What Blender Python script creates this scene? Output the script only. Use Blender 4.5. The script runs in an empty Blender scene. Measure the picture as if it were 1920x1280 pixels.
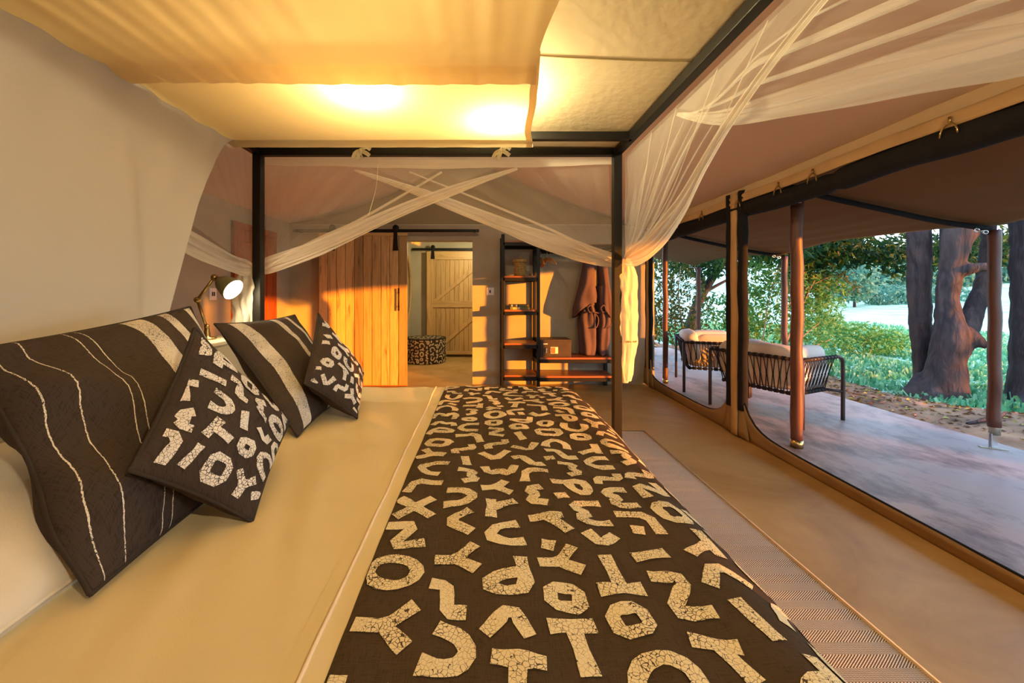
import bpy, math, random
from mathutils import Vector, Matrix, Quaternion, noise

# ------------------------------------------------------------------ camera, sky, sun, exposure
SC = bpy.context.scene
COL = SC.collection
F, CX, CY, EYE = 747.0, 907.0, 551.0, 1.2       # focal length in px of a 1920 frame, principal point, eye height

cam_d = bpy.data.cameras.new('camera')
cam_d.sensor_width = 36.0
cam_d.lens = 36.0 * F / 1920.0
cam_d.shift_x = (960.0 - CX) / 1920.0
cam_d.shift_y = -(640.0 - CY) / 1920.0
cam_d.clip_start = 0.02
cam_d.clip_end = 600
cam = bpy.data.objects.new('camera', cam_d)
COL.objects.link(cam)
cam.location = (0, 0, EYE)
cam.rotation_euler = (math.pi / 2, 0, 0)
SC.camera = cam

SKY_STRENGTH = 4.8
SUN_STRENGTH = 15.5
SUN_DIR = Vector((-0.72, 0.70, -0.070)).normalized()      # direction the light travels
world = bpy.data.worlds.new('sky')
SC.world = world
world.use_nodes = True
wn = world.node_tree
wn.nodes.clear()
w_out = wn.nodes.new('ShaderNodeOutputWorld')
w_bg = wn.nodes.new('ShaderNodeBackground')
w_tc = wn.nodes.new('ShaderNodeTexCoord')
w_sep = wn.nodes.new('ShaderNodeSeparateXYZ')
w_rmp = wn.nodes.new('ShaderNodeValToRGB')
w_rmp.color_ramp.elements[0].position = 0.0
w_rmp.color_ramp.elements[0].color = (0.80, 0.93, 1.0, 1)
w_rmp.color_ramp.elements[1].position = 0.7
w_rmp.color_ramp.elements[1].color = (0.26, 0.50, 1.0, 1)
wn.links.new(w_tc.outputs['Generated'], w_sep.inputs[0])
wn.links.new(w_sep.outputs['Z'], w_rmp.inputs[0])
wn.links.new(w_rmp.outputs[0], w_bg.inputs[0])
w_bg.inputs[1].default_value = SKY_STRENGTH
wn.links.new(w_bg.outputs[0], w_out.inputs[0])

sun_d = bpy.data.lights.new('sun', 'SUN')
sun_d.energy = SUN_STRENGTH
sun_d.color = (1.0, 0.305, 0.012)
sun_d.angle = math.radians(0.9)
sun = bpy.data.objects.new('sun', sun_d)
COL.objects.link(sun)
sun.location = (12, -12, 6)
sun.rotation_euler = SUN_DIR.to_track_quat('-Z', 'Y').to_euler()

SC.view_settings.view_transform = 'Standard'
SC.view_settings.look = 'None'
SC.view_settings.gamma = 1.0
SC.view_settings.use_curve_mapping = False
SC.view_settings.exposure = 0.0
SC.cycles.max_bounces = 8
SC.cycles.diffuse_bounces = 4
SC.cycles.transmission_bounces = 8
SC.cycles.transparent_max_bounces = 24
SC.cycles.use_denoising = True
SC.cycles.sample_clamp_indirect = 6.0
SC.cycles.caustics_reflective = False
SC.cycles.caustics_refractive = False

R = random.Random(7)

# ------------------------------------------------------------------ materials
MATS = {}
def _new(name):
    m = bpy.data.materials.new(name)
    m.use_nodes = True
    nt = m.node_tree
    nt.nodes.clear()
    out = nt.nodes.new('ShaderNodeOutputMaterial')
    MATS[name] = m
    return m, nt, out
def N(nt, typ, **kw):
    n = nt.nodes.new(typ)
    for k, v in kw.items():
        if k.startswith('i_'):
            n.inputs[k[2:].replace('_', ' ')].default_value = v
        else:
            setattr(n, k, v)
    return n
def rgb(c): return (c[0], c[1], c[2], 1.0)
def coords(nt, scale=(1, 1, 1), kind='Object', rot=(0, 0, 0)):
    tc = N(nt, 'ShaderNodeTexCoord')
    mp = N(nt, 'ShaderNodeMapping')
    mp.inputs['Scale'].default_value = scale
    mp.inputs['Rotation'].default_value = rot
    nt.links.new(tc.outputs[kind], mp.inputs[0])
    return mp.outputs[0]
def ramp(nt, src, stops, interp='LINEAR'):
    r = N(nt, 'ShaderNodeValToRGB')
    cr = r.color_ramp
    cr.interpolation = interp
    while len(cr.elements) < len(stops): cr.elements.new(0.5)
    for e, (p, c) in zip(cr.elements, stops):
        e.position = p
        e.color = rgb(c) if len(c) == 3 else c
    nt.links.new(src, r.inputs[0])
    return r.outputs[0]
def mul(c, k): return tuple(min(1, v * k) for v in c)
def bump(nt, src, strength, dist=0.01):
    b = N(nt, 'ShaderNodeBump')
    b.inputs['Strength'].default_value = strength
    b.inputs['Distance'].default_value = dist
    nt.links.new(src, b.inputs['Height'])
    return b.outputs[0]

def surf(name, col, rough=0.8, var=0.12, vscale=4, bmp=0.0, bscale=60, metal=0.0, trans=0.0,
         stretch=(1, 1, 1), spec=0.3, tcol=None, detail=4):
    """plain mottled surface, optional relief, optional light passing through (cloth)"""
    m, nt, out = _new(name)
    p = N(nt, 'ShaderNodeBsdfPrincipled')
    p.inputs['Roughness'].default_value = rough
    p.inputs['Metallic'].default_value = metal
    p.inputs['Specular IOR Level'].default_value = spec
    co = coords(nt, stretch)
    n1 = N(nt, 'ShaderNodeTexNoise', i_Scale=vscale, i_Detail=detail)
    nt.links.new(co, n1.inputs['Vector'])
    c = ramp(nt, n1.outputs[0], [(0.3, mul(col, 1 - var)), (0.7, mul(col, 1 + var))])
    nt.links.new(c, p.inputs['Base Color'])
    if bmp:
        n2 = N(nt, 'ShaderNodeTexNoise', i_Scale=bscale, i_Detail=3.0)
        nt.links.new(co, n2.inputs['Vector'])
        nt.links.new(bump(nt, n2.outputs[0], bmp), p.inputs['Normal'])
    if trans:
        t = N(nt, 'ShaderNodeBsdfTranslucent')
        t.inputs[0].default_value = rgb(tcol or col)
        mx = N(nt, 'ShaderNodeMixShader')
        mx.inputs[0].default_value = trans
        nt.links.new(p.outputs[0], mx.inputs[1])
        nt.links.new(t.outputs[0], mx.inputs[2])
        nt.links.new(mx.outputs[0], out.inputs[0])
    else:
        nt.links.new(p.outputs[0], out.inputs[0])
    return m

def net(name, col, alpha, trans=0.45, vary=1.0, grain=(26, 1.2, 1)):
    """woven mesh: part of the light goes straight through"""
    m, nt, out = _new(name)
    d = N(nt, 'ShaderNodeBsdfDiffuse'); d.inputs[0].default_value = rgb(col)
    t = N(nt, 'ShaderNodeBsdfTranslucent'); t.inputs[0].default_value = rgb(col)
    a = N(nt, 'ShaderNodeMixShader'); a.inputs[0].default_value = trans
    nt.links.new(d.outputs[0], a.inputs[1]); nt.links.new(t.outputs[0], a.inputs[2])
    tr = N(nt, 'ShaderNodeBsdfTransparent')
    b = N(nt, 'ShaderNodeMixShader')
    uv = N(nt, 'ShaderNodeUVMap')
    n1 = N(nt, 'ShaderNodeTexNoise', i_Scale=1.0, i_Detail=4.0)
    mp = N(nt, 'ShaderNodeMapping'); mp.inputs['Scale'].default_value = grain
    nt.links.new(uv.outputs[0], mp.inputs[0]); nt.links.new(mp.outputs[0], n1.inputs['Vector'])
    al = ramp(nt, n1.outputs[0], [(0.35, (alpha * (1 - vary * .2),) * 3), (0.62, (min(1, alpha * (1 + vary * .2)),) * 3), (0.78, (min(1, alpha * (1 + vary * .7)),) * 3)])
    nt.links.new(al, b.inputs[0])
    nt.links.new(tr.outputs[0], b.inputs[1]); nt.links.new(a.outputs[0], b.inputs[2])
    nt.links.new(b.outputs[0], out.inputs[0])
    return m

def wood(name, light, dark, scale=1.0, axis='Z', rough=0.45, contrast=1.0, piece_var=0.25):
    m, nt, out = _new(name)
    p = N(nt, 'ShaderNodeBsdfPrincipled'); p.inputs['Roughness'].default_value = rough
    s = {'X': (1, 12, 12), 'Y': (12, 1, 12), 'Z': (12, 12, 1)}[axis]
    tc = N(nt, 'ShaderNodeTexCoord'); oi = N(nt, 'ShaderNodeObjectInfo')
    add = N(nt, 'ShaderNodeVectorMath', operation='MULTIPLY_ADD')
    cmb = N(nt, 'ShaderNodeCombineXYZ')
    for k in range(3): nt.links.new(oi.outputs['Random'], cmb.inputs[k])
    add.inputs[1].default_value = (17, 23, 31)
    nt.links.new(cmb.outputs[0], add.inputs[0]); nt.links.new(tc.outputs['Object'], add.inputs[2])
    mp = N(nt, 'ShaderNodeMapping'); mp.inputs['Scale'].default_value = tuple(v * scale for v in s)
    nt.links.new(add.outputs[0], mp.inputs[0])
    n1 = N(nt, 'ShaderNodeTexNoise', i_Scale=1.3, i_Detail=5.0, i_Distortion=1.2)
    nt.links.new(mp.outputs[0], n1.inputs['Vector'])
    mid = tuple(0.7 * a + 0.3 * b for a, b in zip(light, dark))
    c = ramp(nt, n1.outputs[0], [(0.28, dark), (0.40, mid), (0.56, light), (0.66, mid), (0.72, light)])
    hv = N(nt, 'ShaderNodeHueSaturation')
    mr = N(nt, 'ShaderNodeMapRange')
    mr.inputs['To Min'].default_value = 1 - piece_var; mr.inputs['To Max'].default_value = 1 + piece_var * .6
    nt.links.new(oi.outputs['Random'], mr.inputs[0]); nt.links.new(mr.outputs[0], hv.inputs['Value'])
    nt.links.new(c, hv.inputs['Color'])
    nt.links.new(hv.outputs[0], p.inputs['Base Color'])
    nt.links.new(bump(nt, n1.outputs[0], 0.12, 0.004), p.inputs['Normal'])
    nt.links.new(p.outputs[0], out.inputs[0])
    return m

def crackle(nt, cream, dark, scale, co):
    """cream paste print with fine dark cracks"""
    n0 = N(nt, 'ShaderNodeTexNoise', i_Scale=scale * .35, i_Detail=2.0)
    nt.links.new(co, n0.inputs['Vector'])
    mixv = N(nt, 'ShaderNodeVectorMath', operation='MULTIPLY_ADD')
    mixv.inputs[1].default_value = (0.012, 0.012, 0.012)
    nt.links.new(n0.outputs['Color'], mixv.inputs[0]); nt.links.new(co, mixv.inputs[2])
    v = N(nt, 'ShaderNodeTexVoronoi', feature='DISTANCE_TO_EDGE'); v.inputs['Scale'].default_value = scale
    nt.links.new(mixv.outputs[0], v.inputs['Vector'])
    n2 = N(nt, 'ShaderNodeTexNoise', i_Scale=14.0, i_Detail=2.0)
    nt.links.new(co, n2.inputs['Vector'])
    thr = N(nt, 'ShaderNodeMapRange')
    thr.inputs['From Min'].default_value = 0.35; thr.inputs['From Max'].default_value = 0.7
    thr.inputs['To Min'].default_value = 0.012; thr.inputs['To Max'].default_value = 0.075
    nt.links.new(n2.outputs[0], thr.inputs[0])
    lt = N(nt, 'ShaderNodeMath', operation='GREATER_THAN')
    nt.links.new(v.outputs['Distance'], lt.inputs[0]); nt.links.new(thr.outputs[0], lt.inputs[1])
    mx = N(nt, 'ShaderNodeMix', data_type='RGBA')
    nt.links.new(lt.outputs[0], mx.inputs[0])
    mx.inputs[6].default_value = rgb(dark); mx.inputs[7].default_value = rgb(cream)
    return mx.outputs[2]

def print_mat(name, cream, dark, scale):
    m, nt, out = _new(name)
    p = N(nt, 'ShaderNodeBsdfPrincipled'); p.inputs['Roughness'].default_value = 0.85
    c = crackle(nt, cream, dark, scale, coords(nt))
    nt.links.new(c, p.inputs['Base Color'])
    nt.links.new(p.outputs[0], out.inputs[0])
    return m

def weave(nt, p, co, sc=900, st=0.25):
    w1 = N(nt, 'ShaderNodeTexNoise', i_Scale=1.0, i_Detail=2.0)
    mp = N(nt, 'ShaderNodeMapping'); mp.inputs['Scale'].default_value = (sc, sc * .06, sc * .06)
    nt.links.new(co, mp.inputs[0]); nt.links.new(mp.outputs[0], w1.inputs['Vector'])
    w2 = N(nt, 'ShaderNodeTexNoise', i_Scale=1.0, i_Detail=2.0)
    mp2 = N(nt, 'ShaderNodeMapping'); mp2.inputs['Scale'].default_value = (sc * .06, sc, sc * .06)
    nt.links.new(co, mp2.inputs[0]); nt.links.new(mp2.outputs[0], w2.inputs['Vector'])
    ad = N(nt, 'ShaderNodeMath', operation='ADD')
    nt.links.new(w1.outputs[0], ad.inputs[0]); nt.links.new(w2.outputs[0], ad.inputs[1])
    nt.links.new(bump(nt, ad.outputs[0], st, 0.002), p.inputs['Normal'])
    return ad.outputs[0]

def linen(name, col, stripes=None, cream=(.75, .70, .62), crack=230):
    """dark slubby linen; stripes = list of (u0, u1) across the width that carry the cracked cream print"""
    m, nt, out = _new(name)
    p = N(nt, 'ShaderNodeBsdfPrincipled'); p.inputs['Roughness'].default_value = 0.9
    p.inputs['Specular IOR Level'].default_value = 0.15
    co = coords(nt)
    wv = weave(nt, p, co, 700, 0.3)
    c = ramp(nt, wv, [(0.75, mul(col, .72)), (1.25, mul(col, 1.3))])
    if stripes:
        uv = N(nt, 'ShaderNodeUVMap'); sep = N(nt, 'ShaderNodeSeparateXYZ')
        nt.links.new(uv.outputs[0], sep.inputs[0])
        wob = N(nt, 'ShaderNodeTexNoise', i_Scale=70.0)
        nt.links.new(uv.outputs[0], wob.inputs['Vector'])
        ma = N(nt, 'ShaderNodeMath', operation='MULTIPLY_ADD'); ma.inputs[1].default_value = 0.006
        nt.links.new(wob.outputs[0], ma.inputs[0]); nt.links.new(sep.outputs[0], ma.inputs[2])
        stops = [(0, (0, 0, 0))]
        for a, b in stripes: stops += [(a, (1, 1, 1)), (b, (0, 0, 0))]
        msk = ramp(nt, ma.outputs[0], stops, 'CONSTANT')
        cr = crackle(nt, cream, mul(col, .6), crack, co)
        mx = N(nt, 'ShaderNodeMix', data_type='RGBA')
        nt.links.new(msk, mx.inputs[0]); nt.links.new(c, mx.inputs[6]); nt.links.new(cr, mx.inputs[7])
        c = mx.outputs[2]
    nt.links.new(c, p.inputs['Base Color'])
    nt.links.new(p.outputs[0], out.inputs[0])
    return m

def glow(name, col, strength):
    m, nt, out = _new(name)
    e = N(nt, 'ShaderNodeEmission'); e.inputs[0].default_value = rgb(col); e.inputs[1].default_value = strength
    nt.links.new(e.outputs[0], out.inputs[0])
    return m

def concrete(name, c1, c2, rough, streak=(1, 1, 1), sc=1.2, fine=.35):
    m, nt, out = _new(name)
    p = N(nt, 'ShaderNodeBsdfPrincipled')
    co = coords(nt, streak)
    n1 = N(nt, 'ShaderNodeTexNoise', i_Scale=sc, i_Detail=7.0, i_Distortion=0.8)
    n1.inputs['Roughness'].default_value = 0.62
    nt.links.new(co, n1.inputs['Vector'])
    n2 = N(nt, 'ShaderNodeTexNoise', i_Scale=sc * 4, i_Detail=9.0)
    n2.inputs['Roughness'].default_value = 0.7
    nt.links.new(co, n2.inputs['Vector'])
    ad = N(nt, 'ShaderNodeMath', operation='MULTIPLY_ADD'); ad.inputs[1].default_value = fine
    nt.links.new(n2.outputs[0], ad.inputs[0]); nt.links.new(n1.outputs[0], ad.inputs[2])
    nt.links.new(ramp(nt, ad.outputs[0], [(0.3 + fine * .5, c1), (0.7 + fine * .5, c2)]), p.inputs['Base Color'])
    mr = N(nt, 'ShaderNodeMapRange')
    mr.inputs['To Min'].default_value = rough - .12; mr.inputs['To Max'].default_value = rough + .18
    nt.links.new(n2.outputs[0], mr.inputs[0]); nt.links.new(mr.outputs[0], p.inputs['Roughness'])
    nt.links.new(bump(nt, n2.outputs[0], 0.15, 0.006), p.inputs['Normal'])
    nt.links.new(p.outputs[0], out.inputs[0])
    return m

def rug_mat(name):
    """herringbone flat weave: bands across the rug with threads leaning one way, then the other"""
    m, nt, out = _new(name)
    p = N(nt, 'ShaderNodeBsdfPrincipled'); p.inputs['Roughness'].default_value = 0.9
    tc = N(nt, 'ShaderNodeTexCoord'); sep = N(nt, 'ShaderNodeSeparateXYZ')
    nt.links.new(tc.outputs['Object'], sep.inputs[0])
    pp = N(nt, 'ShaderNodeMath', operation='PINGPONG'); pp.inputs[1].default_value = 0.047
    nt.links.new(sep.outputs[1], pp.inputs[0])
    k = N(nt, 'ShaderNodeMath', operation='MULTIPLY_ADD'); k.inputs[1].default_value = 1.5
    nt.links.new(pp.outputs[0], k.inputs[0]); nt.links.new(sep.outputs[0], k.inputs[2])
    fr = N(nt, 'ShaderNodeMath', operation='MULTIPLY'); fr.inputs[1].default_value = 2 * math.pi / 0.0105
    nt.links.new(k.outputs[0], fr.inputs[0])
    sn = N(nt, 'ShaderNodeMath', operation='SINE'); nt.links.new(fr.outputs[0], sn.inputs[0])
    fr2 = N(nt, 'ShaderNodeMath', operation='MULTIPLY'); fr2.inputs[1].default_value = 2 * math.pi / 0.007
    nt.links.new(sep.outputs[1], fr2.inputs[0])
    sn2 = N(nt, 'ShaderNodeMath', operation='SINE'); nt.links.new(fr2.outputs[0], sn2.inputs[0])
    ad = N(nt, 'ShaderNodeMath', operation='MULTIPLY_ADD'); ad.inputs[1].default_value = 0.35
    nt.links.new(sn2.outputs[0], ad.inputs[0]); nt.links.new(sn.outputs[0], ad.inputs[2])
    mr = N(nt, 'ShaderNodeMapRange'); mr.inputs['From Min'].default_value = -1.2; mr.inputs['From Max'].default_value = 1.2
    nt.links.new(ad.outputs[0], mr.inputs[0])
    nt.links.new(ramp(nt, mr.outputs[0], [(0.32, (.13, .085, .05)), (0.5, (.40, .31, .22)), (0.64, (.80, .72, .60))]), p.inputs['Base Color'])
    nt.links.new(bump(nt, mr.outputs[0], 0.5, 0.003), p.inputs['Normal'])
    nt.links.new(p.outputs[0], out.inputs[0])
    return m

def leaf_mat(name, c1, c2, c3, trans=0.45):
    m, nt, out = _new(name)
    geo = N(nt, 'ShaderNodeNewGeometry')
    c = ramp(nt, geo.outputs['Random Per Island'], [(0.0, c1), (0.6, c2), (1.0, c3)])
    d = N(nt, 'ShaderNodeBsdfPrincipled'); d.inputs['Roughness'].default_value = 0.5
    d.inputs['Specular IOR Level'].default_value = 0.25
    t = N(nt, 'ShaderNodeBsdfTranslucent')
    mx = N(nt, 'ShaderNodeMixShader'); mx.inputs[0].default_value = trans
    nt.links.new(c, d.inputs['Base Color']); nt.links.new(c, t.inputs[0])
    nt.links.new(d.outputs[0], mx.inputs[1]); nt.links.new(t.outputs[0], mx.inputs[2])
    nt.links.new(mx.outputs[0], out.inputs[0])
    return m

def bark_mat(name, c1, c2, sc=5, st=1.0):
    m, nt, out = _new(name)
    p = N(nt, 'ShaderNodeBsdfPrincipled'); p.inputs['Roughness'].default_value = 0.9
    co = coords(nt, (sc, sc, sc * .22))
    n1 = N(nt, 'ShaderNodeTexNoise', i_Scale=1.6, i_Detail=6.0, i_Distortion=1.0)
    nt.links.new(co, n1.inputs['Vector'])
    v = N(nt, 'ShaderNodeTexVoronoi', feature='DISTANCE_TO_EDGE'); v.inputs['Scale'].default_value = 5.0
    dv = N(nt, 'ShaderNodeVectorMath', operation='MULTIPLY_ADD'); dv.inputs[1].default_value = (.5, .5, .5)
    nt.links.new(n1.outputs['Color'], dv.inputs[0]); nt.links.new(co, dv.inputs[2])
    nt.links.new(dv.outputs[0], v.inputs['Vector'])
    ad = N(nt, 'ShaderNodeMath', operation='MULTIPLY_ADD'); ad.inputs[1].default_value = .30
    nt.links.new(v.outputs['Distance'], ad.inputs[0]); nt.links.new(n1.outputs[0], ad.inputs[2])
    nt.links.new(ramp(nt, ad.outputs[0], [(0.35, c1), (0.7, c2)]), p.inputs['Base Color'])
    nt.links.new(bump(nt, ad.outputs[0], st, 0.03), p.inputs['Normal'])
    nt.links.new(p.outputs[0], out.inputs[0])
    return m

# cloths
surf('sheet_cotton', (.68, .575, .35), .9, .04, 3, .10, 350)
surf('pillow_cotton', (.72, .66, .56), .9, .04, 3, .10, 300)
linen('runner_linen', (.040, .027, .018))
linen('cushion_linen', (.036, .027, .025))
linen('striped_linen_a', (.036, .027, .025), [(.045, .0485), (.125, .1285), (.27, .2735), (.315, .3185), (.53, .635), (.75, .81), (.94, .985)])
linen('striped_linen_b', (.036, .027, .025), [(.10, .22), (.55, .62), (.78, .83)])
print_mat('cream_print', (.74, .64, .42), (.05, .034, .022), 140)
print_mat('white_print', (.78, .73, .68), (.045, .034, .03), 140)
print_mat('ottoman_print', (.62, .52, .34), (.05, .034, .022), 95)
surf('piping_linen', (.030, .023, .021), .9, .1, 20)
surf('canopy_cotton', (.80, .70, .48), .95, .03, 2, .05, 90, trans=.45, tcol=(.80, .62, .34))
surf('canopy_canvas', (.80, .69, .46), .95, .05, 3, .25, 25, trans=.25, tcol=(.7, .52, .28))
surf('curtain_cotton', (.84, .80, .72), .95, .02, 2, .04, 60, trans=.35, tcol=(.72, .64, .5))
net('net_thin', (.88, .80, .68), .20)
net('net_fold', (.90, .83, .72), .74, .4, .30, (2.5, 7, 1))
net('net_tail', (.90, .85, .74), .96, .4, .1, (2, 2, 1))
surf('tie_tape', (.82, .75, .55), .9, .05, 30)
surf('seam_cord', (.30, .22, .10), .9, .05, 30)
surf('hem_cord', (.80, .66, .50), .9, .05, 30)
# room
surf('steel_black', (.008, .007, .006), .45, .1, 8, spec=.22)
surf('wall_plaster', (.40, .35, .27), .75, .14, 2.2, .12, 14)
surf('wall_plaster_pale', (.47, .42, .31), .75, .10, 2.0, .10, 14)
concrete('floor_concrete', (.36, .215, .07), (.56, .375, .15), .42, (1, 1, 1), 1.4)
concrete('deck_concrete', (.145, .095, .072), (.39, .285, .225), .46, (1, .5, 1), 2.2, .9)
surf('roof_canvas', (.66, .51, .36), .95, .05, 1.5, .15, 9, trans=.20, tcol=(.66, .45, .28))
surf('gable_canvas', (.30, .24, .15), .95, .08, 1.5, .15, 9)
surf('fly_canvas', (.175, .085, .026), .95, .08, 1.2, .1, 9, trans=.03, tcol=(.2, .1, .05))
surf('sill_canvas', (.30, .20, .10), .95, .12, 3, .2, 14)
surf('strip_canvas', (.52, .35, .17), .95, .08, 5, .15, 30)
surf('valance_canvas', (.55, .42, .25), .95, .06, 4, .25, 20)
surf('black_fabric', (.008, .007, .008), .9, .2, 20, .3, 40)
surf('headboard_canvas', (.62, .55, .40), .8, .06, 4)
wood('door_wood', (.66, .43, .20), (.17, .075, .025), piece_var=.38)
wood('bath_door_wood', (.60, .39, .16), (.30, .165, .055), piece_var=.15)
wood('bath_door_wood_x', (.60, .39, .16), (.32, .18, .06), axis='X', piece_var=.1)
wood('red_wood', (.36, .085, .025), (.17, .03, .010), rough=.35, piece_var=.1)
wood('shelf_wood', (.34, .11, .035), (.16, .045, .015), axis='X', rough=.35, piece_var=.2)
wood('hanger_wood', (.50, .22, .08), (.30, .12, .04), axis='Y', rough=.35)
wood('mirror_wood', (.50, .32, .14), (.28, .16, .06))
surf('brass', (.42, .31, .13), .28, .15, 20, metal=1.0)
surf('lamp_green', (.16, .155, .085), .4, .05, 10)
surf('lamp_inside', (.85, .80, .65), .5, .02, 10)
glow('bulb_hot', (1.0, .86, .58), 55)
glow('bulb_warm', (1.0, .72, .36), 14)
surf('white_plastic', (.80, .74, .72), .4, .02, 10)
surf('dark_plastic', (.05, .03, .025), .4, .02, 10)
surf('safe_steel', (.045, .030, .024), .55, .2, 20, .15, 120)
surf('pale_plate', (.75, .68, .58), .35, .03, 10)
surf('key_brown', (.22, .12, .06), .5, .05, 10)
surf('chrome', (.75, .70, .62), .18, .03, 10, metal=1.0)
surf('robe_cotton', (.10, .064, .078), .95, .12, 5, .3, 90)
surf('basket_straw', (.36, .22, .07), .85, .35, 60, .6, 120)
surf('book_olive', (.16, .15, .06), .7, .1, 20)
surf('book_navy', (.035, .04, .07), .6, .1, 20)
surf('book_yellow', (.75, .52, .12), .6, .05, 20)
surf('book_cream', (.72, .66, .52), .6, .05, 20)
surf('mirror_glass', (.75, .76, .74), .04, .0, 5, metal=1.0)
rug_mat('rug_weave')
surf('rug_binding', (.52, .42, .29), .9, .1, 60)
# outside
wood('pole_wood', (.11, .036, .017), (.03, .011, .007), scale=1.2, rough=.5, piece_var=.15)
surf('tin', (.42, .38, .28), .45, .2, 20, metal=.8)
surf('bright_steel', (.72, .72, .72), .25, .05, 20, metal=1.0)
surf('chair_tube', (.045, .032, .028), .4, .1, 20)
surf('rope_black', (.020, .015, .013), .85, .2, 80)
surf('seat_canvas', (.66, .58, .50), .95, .05, 6, .12, 90)
bark_mat('bark', (.014, .008, .006), (.075, .044, .032), 4.0, 1.0)
bark_mat('bark_dark', (.012, .007, .006), (.055, .032, .025), 6.0, 1.0)
surf('twig', (.40, .22, .10), .8, .2, 10)
leaf_mat('leaf_dark', (.012, .045, .020), (.035, .11, .022), (.12, .15, .02))
leaf_mat('leaf_olive', (.05, .09, .015), (.12, .15, .025), (.36, .17, .03))
leaf_mat('leaf_fresh', (.06, .20, .045), (.14, .33, .06), (.30, .42, .10))
leaf_mat('leaf_far', (.05, .19, .14), (.12, .30, .20), (.26, .40, .24))  # blue-green tint stands in for distance haze
leaf_mat('leaf_litter', (.11, .05, .02), (.22, .11, .04), (.42, .33, .05), .1)
leaf_mat('grass_blade', (.07, .26, .11), (.17, .44, .20), (.40, .60, .34), .4)
surf('meadow', (.55, .72, .48), .95, .35, .9, detail=8)
surf('dirt', (.34, .165, .075), .95, .45, 3.0, .8, 20, detail=9)
surf('hill', (.08, .20, .24), .95, .35, .06, detail=8)  # distance haze put into the base colour as blue

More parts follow.
